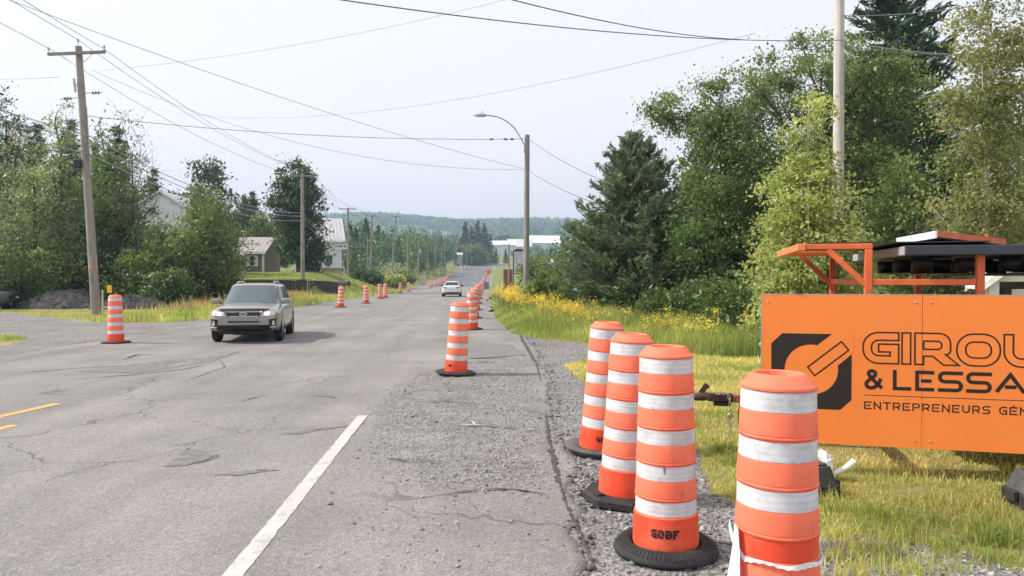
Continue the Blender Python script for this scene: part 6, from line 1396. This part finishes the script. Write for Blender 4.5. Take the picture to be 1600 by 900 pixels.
# --- grass, weeds and flowers
def blades(name, P, h_, w_, mat, lean=.35, label='', seg=2, r=rng, tb=.1):
    n = len(P); a = r.uniform(0, 2*math.pi, n); s = np.stack([np.cos(a), np.sin(a), np.zeros(n)], 1)*(w_[:, None]/2); b = r.uniform(0, 2*math.pi, n); L = np.stack([np.cos(b), np.sin(b), np.zeros(n)], 1)*(h_*np.abs(r.normal(0, lean, n)))[:, None]
    up = np.array((0, 0, 1.))
    if seg == 2:
        m = P + L*.35 + up*(h_*.6)[:, None]; t = P + L + up*(h_*np.clip(1 - .25*np.linalg.norm(L, axis=1)/h_, .5, 1))[:, None]
        V = np.stack([P - s, P + s, m + s*.7, m - s*.7, t], 1).reshape(-1, 3); k = 5*np.arange(n)[:, None]
        F = np.concatenate([k + [0, 1, 2], k + [0, 2, 3], k + [3, 2, 4]], 1).reshape(-1, 3); rp = 3
    else:
        t = P + L + up*h_[:, None]; V = np.stack([P - s, P + s, t], 1).reshape(-1, 3); F = np.arange(3*n).reshape(n, 3); rp = 1
    patch_ = vnoise(P[:, 0], P[:, 1], 1.1, 21)*.55 + vnoise(P[:, 0], P[:, 1], .35, 22)*.25
    tint = np.clip(patch_ + .17*r.normal(size=n) + tb, 0, 1)
    return struct(mesh_np(name, V, F, mat, tint=np.repeat(tint, rp)), 'stuff', label)
GRASS = leafmat('grass_blades', [(.07, .115, .022), (.16, .19, .042), (.29, .26, .09), (.42, .34, .16)], .35, .6)
GRASS_G = leafmat('lush_grass', [(.065, .105, .022), (.13, .165, .040), (.22, .225, .075), (.32, .28, .13)], .35, .6)
def scatter_fn(poly, n, y0, y1):
    out = []; lo, hi = poly.min(0), poly.max(0); tot = 0
    while tot < n:
        y = y0*(y1/y0)**rng.uniform(0, 1, 80000); P = np.stack([rng.uniform(lo[0], hi[0], 80000), y], 1); P = P[inpoly(P, poly)]; out.append(P); tot += len(P)
    return np.vstack(out)[:n]
LAWN = np.vstack([gpoly(EDGE_IMG), [(4.3, 16.2), (9, 16.5), (16, 16), (16, 4.2), (6, 3.2)]])
P = scatter_fn(LAWN, 215000, 3.2, 16.5)
px_ = (P[:, 0]/P[:, 1]); keep = px_ < 1.3; P = P[keep]
edge = gravel_mask(P[:, 0], P[:, 1]); bare = vnoise(P[:, 0], P[:, 1], .55, 31)*.7 + vnoise(P[:, 0], P[:, 1], .18, 32)*.3
near_edge = np.clip(1 - (P[:, 1] - 3.6)/2.2, 0, 1); thr = .24 + .36*near_edge + edge*.2
P = P[bare > thr + .08*rng.normal(size=len(P))]
hh = (.022 + .048*vnoise(P[:, 0], P[:, 1], .5, 33))*rng.lognormal(0, .35, len(P)); PP = np.c_[P, hgt(P[:, 0], P[:, 1]) - .005]
blades('grass', PP, hh, .0035 + .0009*P[:, 1], GRASS, .5, 'dry yellow green grass under the sign board', tb=.22)
# tufts along the gravel edge
c_ = scatter_fn(np.vstack([gpoly([(880, 575), (935, 612), (1010, 655), (1095, 700), (1120, 765), (1300, 830), (1600, 885), (1600, 840), (1300, 790), (1130, 700), (960, 590)])]), 95, 3.6, 14)
ti = np.repeat(np.arange(len(c_)), 55); tp_ = c_[ti] + rng.normal(size=(len(ti), 2))*.05; blades('grass_tufts', np.c_[tp_, np.zeros(len(ti))], .085*rng.lognormal(0, .4, len(ti)), np.full(len(ti), .006), GRASS_G, .6, 'green grass tufts along the gravel edge')
c_ = scatter_fn(gpoly([(1290, 832), (1600, 872), (1640, 905), (1290, 905)]), 34, 3.4, 5.4); ti = np.repeat(np.arange(len(c_)), 40); tp_ = c_[ti] + rng.normal(size=(len(ti), 2))*.06; blades('shoulder_tufts', np.c_[tp_, np.zeros(len(ti))], .06*rng.lognormal(0, .5, len(ti)), np.full(len(ti), .0055), GRASS, .8, 'sparse grass tufts growing in the gravel at the bottom right', tb=.2)
# tall grass wedge with goldenrod
WEED = np.vstack([gpoly(EDGE2_IMG)[::-1], gpoly([(1080, 556), (1190, 560)]), [(10.5, 15.5), (10.5, 20), (5.5, 24), (4.6, 27), (3.4, 34), (2.6, 46), (1.9, 60), (1.2, 110)]])
P = scatter_fn(WEED, 60000, 14.5, 70); dm = np.clip((P[:, 0] - np.interp(P[:, 1], [15, 18.3, 19.5, 21.5, 28.5, 42, 60, 110], [4.6, 2.95, 1.9, 1.06, .8, .93, 1.1, 1.3]))/1.2, 0, 1)
hh = (.10 + (.44 - .16*sstep(26, 18, P[:, 1]))*dm)*rng.lognormal(0, .30, len(P)).clip(.4, 1.7); blades('tall_grass', np.c_[P, hgt(P[:, 0], P[:, 1]) - .02], hh, .006 + .0006*P[:, 1], GRASS_G, .32, 'tall lush grass on the right verge', seg=2, tb=.04)
def goldenrod(P, hmean, label):
    n = len(P); r = rng; h_ = hmean*r.lognormal(0, .2, n); V = []; F = []; T_ = []; M_ = []
    stems = P + np.stack([r.normal(size=n)*.08, r.normal(size=n)*.08, h_], 1); off = 0; VV = []; FF = []
    s = np.stack([np.full(n, .006), np.zeros(n), np.zeros(n)], 1); v = np.stack([P - s, P + s, stems + s*.5, stems - s*.5], 1).reshape(-1, 3); VV.append(v); FF.append(np.arange(4*n).reshape(n, 4)); T_.append(np.full(n, .1)); M_.append(np.zeros(n, int)); off += 4*n
    k = 16; t = r.uniform(.12, .92, (n, k)); c = P[:, None] + (stems - P)[:, None]*t[..., None]; a = r.uniform(0, 6.28, (n, k)); d = np.stack([np.cos(a), np.sin(a), r.uniform(-.1, .6, (n, k))], -1); L = .13*r.lognormal(0, .2, (n, k, 1)); c = (c + d*L*.5).reshape(-1, 3); u = (d*L).reshape(-1, 3); w_ = unit(np.cross(u, (0, 0, 1.)))*.028
    v, f = quads_from(c, u, w_, None); VV.append(v); FF.append(f + off); off += len(v); T_.append(r.uniform(0, .7, len(f))); M_.append(np.zeros(len(f), int))
    k = 22; g_ = r.normal(size=(n, k, 3))*np.array((.06, .06, .07)); c = (stems[:, None] + g_ + np.array((0, 0, .02))).reshape(-1, 3); u = unit(r.normal(size=(n*k, 3)))*.045*r.lognormal(0, .3, (n*k, 1)); w_ = unit(np.cross(u, r.normal(size=(n*k, 3))))*.035
    v, f = quads_from(c, u, w_, None); VV.append(v); FF.append(f + off); T_.append(r.uniform(0, 1, len(f))); M_.append(np.ones(len(f), int))
    return struct(mesh_np('goldenrod', np.vstack(VV), np.vstack(FF), None, tint=np.concatenate(T_), mats=[LF_MID, YEL], midx=np.concatenate(M_)), 'stuff', label)
YEL = leafmat('yellow_flowers', [(.25, .17, .02), (.40, .29, .03), (.50, .39, .07)], .3)
GP = gpoly([(785, 462), (800, 470), (850, 490), (900, 510), (925, 520)])
def along(a, b, n, sx, sy): t = rng.uniform(0, 1, n)[:, None]; return np.array(a) + (np.array(b) - np.array(a))*t + rng.normal(size=(n, 2))*np.array((sx, sy))
Q1 = np.vstack([along((1.65, 40), (2.1, 31), 330, .25, 1.5), along((2.1, 31), (2.75, 25), 140, .35, .8), along((2.75, 25), (3.4, 21), 90, .3, .6), along((4.2, 19.5), (5.8, 17.2), 50, .3, .4), along((1.5, 52), (1.6, 42), 60, .2, 2)])
Q1 = Q1[vnoise(Q1[:, 0], Q1[:, 1], 1.3, 51) + .10*rng.normal(size=len(Q1)) > .46]
goldenrod(np.c_[Q1, hgt(Q1[:, 0], Q1[:, 1])], np.interp(Q1[:, 1], [17, 22, 30, 36], [.45, .58, .72, .85]), 'yellow goldenrod flowering along the right verge')
Q2 = np.vstack([along((3.6, 20.5), (9, 17.5), 34, .4, .7)]); goldenrod(np.c_[Q2, hgt(Q2[:, 0], Q2[:, 1])], .62, 'sparse yellow wild flowers below the maple')
# left strips
LS = np.vstack([gpoly([(-60, 482), (0, 487), (80, 496), (150, 504), (250, 505), (330, 500), (430, 486), (500, 474), (560, 465), (610, 459), (640, 453)]), gpoly([(640, 447), (560, 452), (500, 458), (420, 466)]), [(-16, 60), (-21, 50), (-31, 44)]])
P = scatter_fn(LS, 42000, 28, 110); hh = (.09 + .20*sstep(.1, .7, vnoise(P[:, 0], P[:, 1], 2.0, 41))*sstep(-17, -13, P[:, 0]))*rng.lognormal(0, .3, len(P)); hh = np.where(P[:, 0] < -15, hh*.6, hh)
blades('verge_grass', np.c_[P, hgt(P[:, 0], P[:, 1]) - .02], hh, .02 + .0006*P[:, 1], GRASS_G, .3, 'sunny yellow green grass strip on the left verge', seg=1)
P = scatter_fn(np.array([(-13.2, 18.6), (-12.1, 19.4), (-11.9, 20.3), (-12.6, 21.0), (-17, 22), (-24, 22.5), (-24, 18.5)]), 9000, 18, 22.6); blades('island_grass', np.c_[P, np.zeros(len(P))], .09*rng.lognormal(0, .3, len(P)), np.full(len(P), .02), GRASS_G, .4, 'small patch of green grass at the left edge beside the road', seg=1)
LW = np.array([(-27, 68), (-15.2, 68), (-15.2, 92), (-27, 92)]); P = np.stack([rng.uniform(-27, -16.5, 16000), rng.uniform(67.2, 92, 16000)], 1); blades('lawn_grass', np.c_[P, hgt(P[:, 0], P[:, 1])], .06*rng.lognormal(0, .3, len(P)), np.full(len(P), .06), GRASS_G, .4, 'mown green lawn in front of the cottage', seg=1)
DRY = leafmat('dry_weeds', [(.14, .12, .045), (.23, .18, .08), (.32, .26, .14)], .3)
P = np.vstack([np.stack([rng.uniform(-20, -14.4, 3500), rng.uniform(60, 66, 3500)], 1), along((-15.5, 40), (-14, 48), 2000, .8, 2)]); blades('dry_weeds', np.c_[P, hgt(P[:, 0], P[:, 1])], .38*rng.lognormal(0, .35, len(P)), np.full(len(P), .05), DRY, .25, 'straw coloured dry weeds below the retaining wall', seg=1)
for k, (px, Y, yt, w_, lb) in enumerate(((565, 106, 418, 1.2, 'left of two dark shrubs on the far left verge'), (583, 104, 424, 1.4, 'right of two dark shrubs on the far left verge'), (612, 112, 424, 1.8, 'yellow green shrub below the leaning pole'), (632, 122, 420, 2.0, 'leafy shrub left of the beige cabinets'))):
    bush(95 + k, px, Y, yt, w_, lb, (LF_DARK, LF_DARK, LF_BIRCH, LF_MID)[k], leaf=.3, cr=.5, ncl=60, per=36, side='shrubs on the far left verge')

# --- far woods, one mass each
def lowtree(kind, r):
    if kind == 0:
        V = []; F = []
        for L_ in range(4):
            z0, z1, rd = .08 + .22*L_, .42 + .2*L_, .25*(1 - .2*L_); n = 6; b = len(V); a0 = r.uniform(0, 6)
            V += [(rd*math.cos(a0 + 6.283*i/n)*r.uniform(.75, 1.2), rd*math.sin(a0 + 6.283*i/n)*r.uniform(.75, 1.2), z0 + r.uniform(-.03, .03)) for i in range(n)] + [(0, 0, min(1, z1))]
            F += [(b+i, b+(i+1) % n, b+n) for i in range(n)]
        return np.array(V), np.array(F)
    V = []; F = []; N = 34
    for _ in range(N):
        d = unit(r.normal(size=3)); c = np.array((0, 0, .58)) + d*np.array((.32, .32, .40))*r.uniform(.55, 1); u = unit(r.normal(size=3))*.20; w_ = unit(np.cross(u, r.normal(size=3)))*.17; b = len(V); V += [c - u, c + w_, c + u, c - w_]; F += [(b, b+1, b+2), (b, b+2, b+3)]
    V += [(-.03, 0, 0), (.03, 0, 0), (0, 0, .5)]; F += [(len(V)-3, len(V)-2, len(V)-1)]
    return np.array(V), np.array(F)
def woods(name, P, H_, kinds, mat, label, seed):
    r = np.random.default_rng(seed); var = [[lowtree(k, r) for _ in range(6)] for k in (0, 1)]; VV = []; FF = []; TT = []; off = 0
    for (x, y), h_, k in zip(P, H_, kinds):
        V, F = var[k][int(r.integers(6))]; a = r.uniform(0, 6.28); c, s = math.cos(a), math.sin(a); wd = h_*(1.0 if k == 0 else r.uniform(.85, 1.25))
        q = np.stack([(V[:, 0]*c - V[:, 1]*s)*wd, (V[:, 0]*s + V[:, 1]*c)*wd, V[:, 2]*h_], 1) + (x, y, float(hgt(x, y)) - .3); VV.append(q); FF.append(F + off); off += len(V); TT.append(np.clip(np.full(len(F), r.uniform(.1, .9)) + .12*r.normal(size=len(F)), 0, 1))
    return struct(mesh_np(name, np.vstack(VV), np.vstack(FF), mat, tint=np.concatenate(TT)), 'stuff', label)
LF_FAR = leafmat('far_foliage', [(.012, .034, .018), (.035, .075, .030), (.085, .13, .048)], .2)
r = np.random.default_rng(5)
# hillside forest
n = 9000; Yf = np.sqrt(r.uniform(640**2, 1720**2, n)); pxs = r.uniform(440, 1000, n); X_ = (pxs - 743)/FPX*Yf
fld = np.zeros(n, bool)
for px, Y, a, b in ((684, 1160, 24, 95), (830, 1110, 60, 90), (704, 1030, 20, 90), (890, 1060, 45, 80), (640, 1260, 24, 90), (900, 800, 25, 70), (790, 640, 45, 60)):
    fld |= ((pxs - px)/a)**2 + ((Yf - Y)/b)**2 < 1
keep = ~fld & ((vnoise(X_, Yf, 120, 3) > .18) | (Yf > 1250)); X_, Yf = X_[keep], Yf[keep]
woods('forest', np.stack([X_, Yf], 1), r.uniform(9, 16, len(X_)), (r.random(len(X_)) > .72).astype(int), LF_FAR, 'blue green forest covering the far hills', 6)
# mid-distance woods on the left of the road and behind the crest
def band(pxa, pxb, ya, yb, n, hlo, hhi, con, name, label, seed, ex=None):
    rr = np.random.default_rng(seed); Yb_ = rr.uniform(ya, yb, n); px = rr.uniform(pxa, pxb, n); X = (px - 743)/FPX*Yb_; k = (rr.random(n) > con).astype(int)
    ok = np.abs(X - road_x(np.clip(Yb_, 0, 600))) > 11
    if ex is not None: ok &= ex(px, Yb_)
    return woods(name, np.stack([X[ok], Yb_[ok]], 1), rr.uniform(hlo, hhi, n)[ok], k[ok], LF_FAR, label, seed)
def leafy_wood(pts, hs, lm, label, seed, nleaf=420, leaf=.055, con=.4):
    """woods near enough to show leaf clumps"""
    rr = np.random.default_rng(seed); VV = []; FF = []; TT = []; off = 0
    for (x, y), h_ in zip(pts, hs):
        z0 = float(hgt(x, y)); n = nleaf
        if rr.random() < con:
            f = rr.uniform(0, 1, n)**.8; rad = .2*(1 - f)*np.sqrt(rr.uniform(.2, 1, n)) + .01; a = rr.uniform(0, 6.28, n); Pn = np.stack([rad*np.cos(a), rad*np.sin(a), .08 + .92*f], 1); ls = leaf*.75; tb = rr.uniform(0, .35)
        else:
            m = 14; c = unit(rr.normal(size=(m, 3)))*np.array((.24, .24, .34))*rr.uniform(.4, 1, (m, 1)) + (0, 0, .56); Pn = c[rr.integers(0, m, n)] + rr.normal(size=(n, 3))*.065; ls = leaf; tb = rr.uniform(.2, .9)
        u = unit(rr.normal(size=(n, 3)))*ls; w_ = unit(np.cross(u, rr.normal(size=(n, 3))))*ls*.8; V, F = quads_from(Pn, u, w_, None)
        VV.append(V*h_ + (x, y, z0)); FF.append(F + off); off += len(V); TT.append(np.clip(tb + rr.normal(0, .15, n), 0, 1))
    return struct(mesh_np('wood', np.vstack(VV), np.vstack(FF), lm, tint=np.concatenate(TT)), 'stuff', label)
rr = np.random.default_rng(9)
pts = []; hs = []
def put(n, pxa, pxb, Ya, Yb, ylo, yhi):
    for _ in range(n):
        Y = rr.uniform(Ya, Yb); px = rr.uniform(pxa, pxb); x = xat(px, Y); yt = rr.uniform(ylo, yhi); h_ = zat(yt, Y) - float(hgt(x, Y))
        if h_ > 2 and abs(x - float(road_x(Y))) > 9: pts.append((x, Y)); hs.append(h_)
put(34, 495, 575, 150, 230, 338, 372); put(30, 560, 660, 180, 280, 345, 378); put(26, 600, 700, 230, 340, 362, 392); put(20, 660, 725, 280, 400, 385, 404); put(16, 500, 560, 135, 160, 380, 400); put(14, 690, 730, 400, 520, 372, 398); put(14, 625, 700, 190, 260, 398, 415)
leafy_wood(pts, hs, LF_FAR, 'mixed wood along the left of the road below the far hills', 10)
pts = []; hs = []
put(16, 826, 900, 150, 300, 384, 402); put(16, 815, 920, 100, 180, 396, 412); put(12, 780, 830, 430, 540, 388, 400); put(10, 880, 960, 100, 200, 350, 392); put(16, 820, 960, 430, 600, 378, 392)
leafy_wood(pts, hs, LF_FAR, 'mixed wood right of the road below the white warehouses', 11, con=.25)
pts = []; hs = []
put(24, -60, 200, 75, 120, 235, 330); put(8, 200, 330, 100, 130, 270, 330); put(14, 330, 500, 120, 160, 330, 372); put(16, 1000, 1700, 45, 70, 200, 330)
leafy_wood(pts, hs, LF_MAPLE, 'dark wood closing the background on both sides', 12, nleaf=900, leaf=.06, con=.25)
# ------------------------------------------------------------------ summer haze
m = NT('haze'); m.t.nodes.remove(m.b); v = m.n('VolumePrincipled'); v.inputs['Color'].default_value = (.58, .77, 1.0, 1); v.inputs['Density'].default_value = .00045; v.inputs['Anisotropy'].default_value = .15; m.l(v.outputs[0], m.out.inputs['Volume'])
mb = MB(); mb.box(-3700, 3700, -60, 3800, -2.5, 175); hz = mb.build('haze', m.m); struct(hz, 'stuff', 'thin blue summer haze in the air')
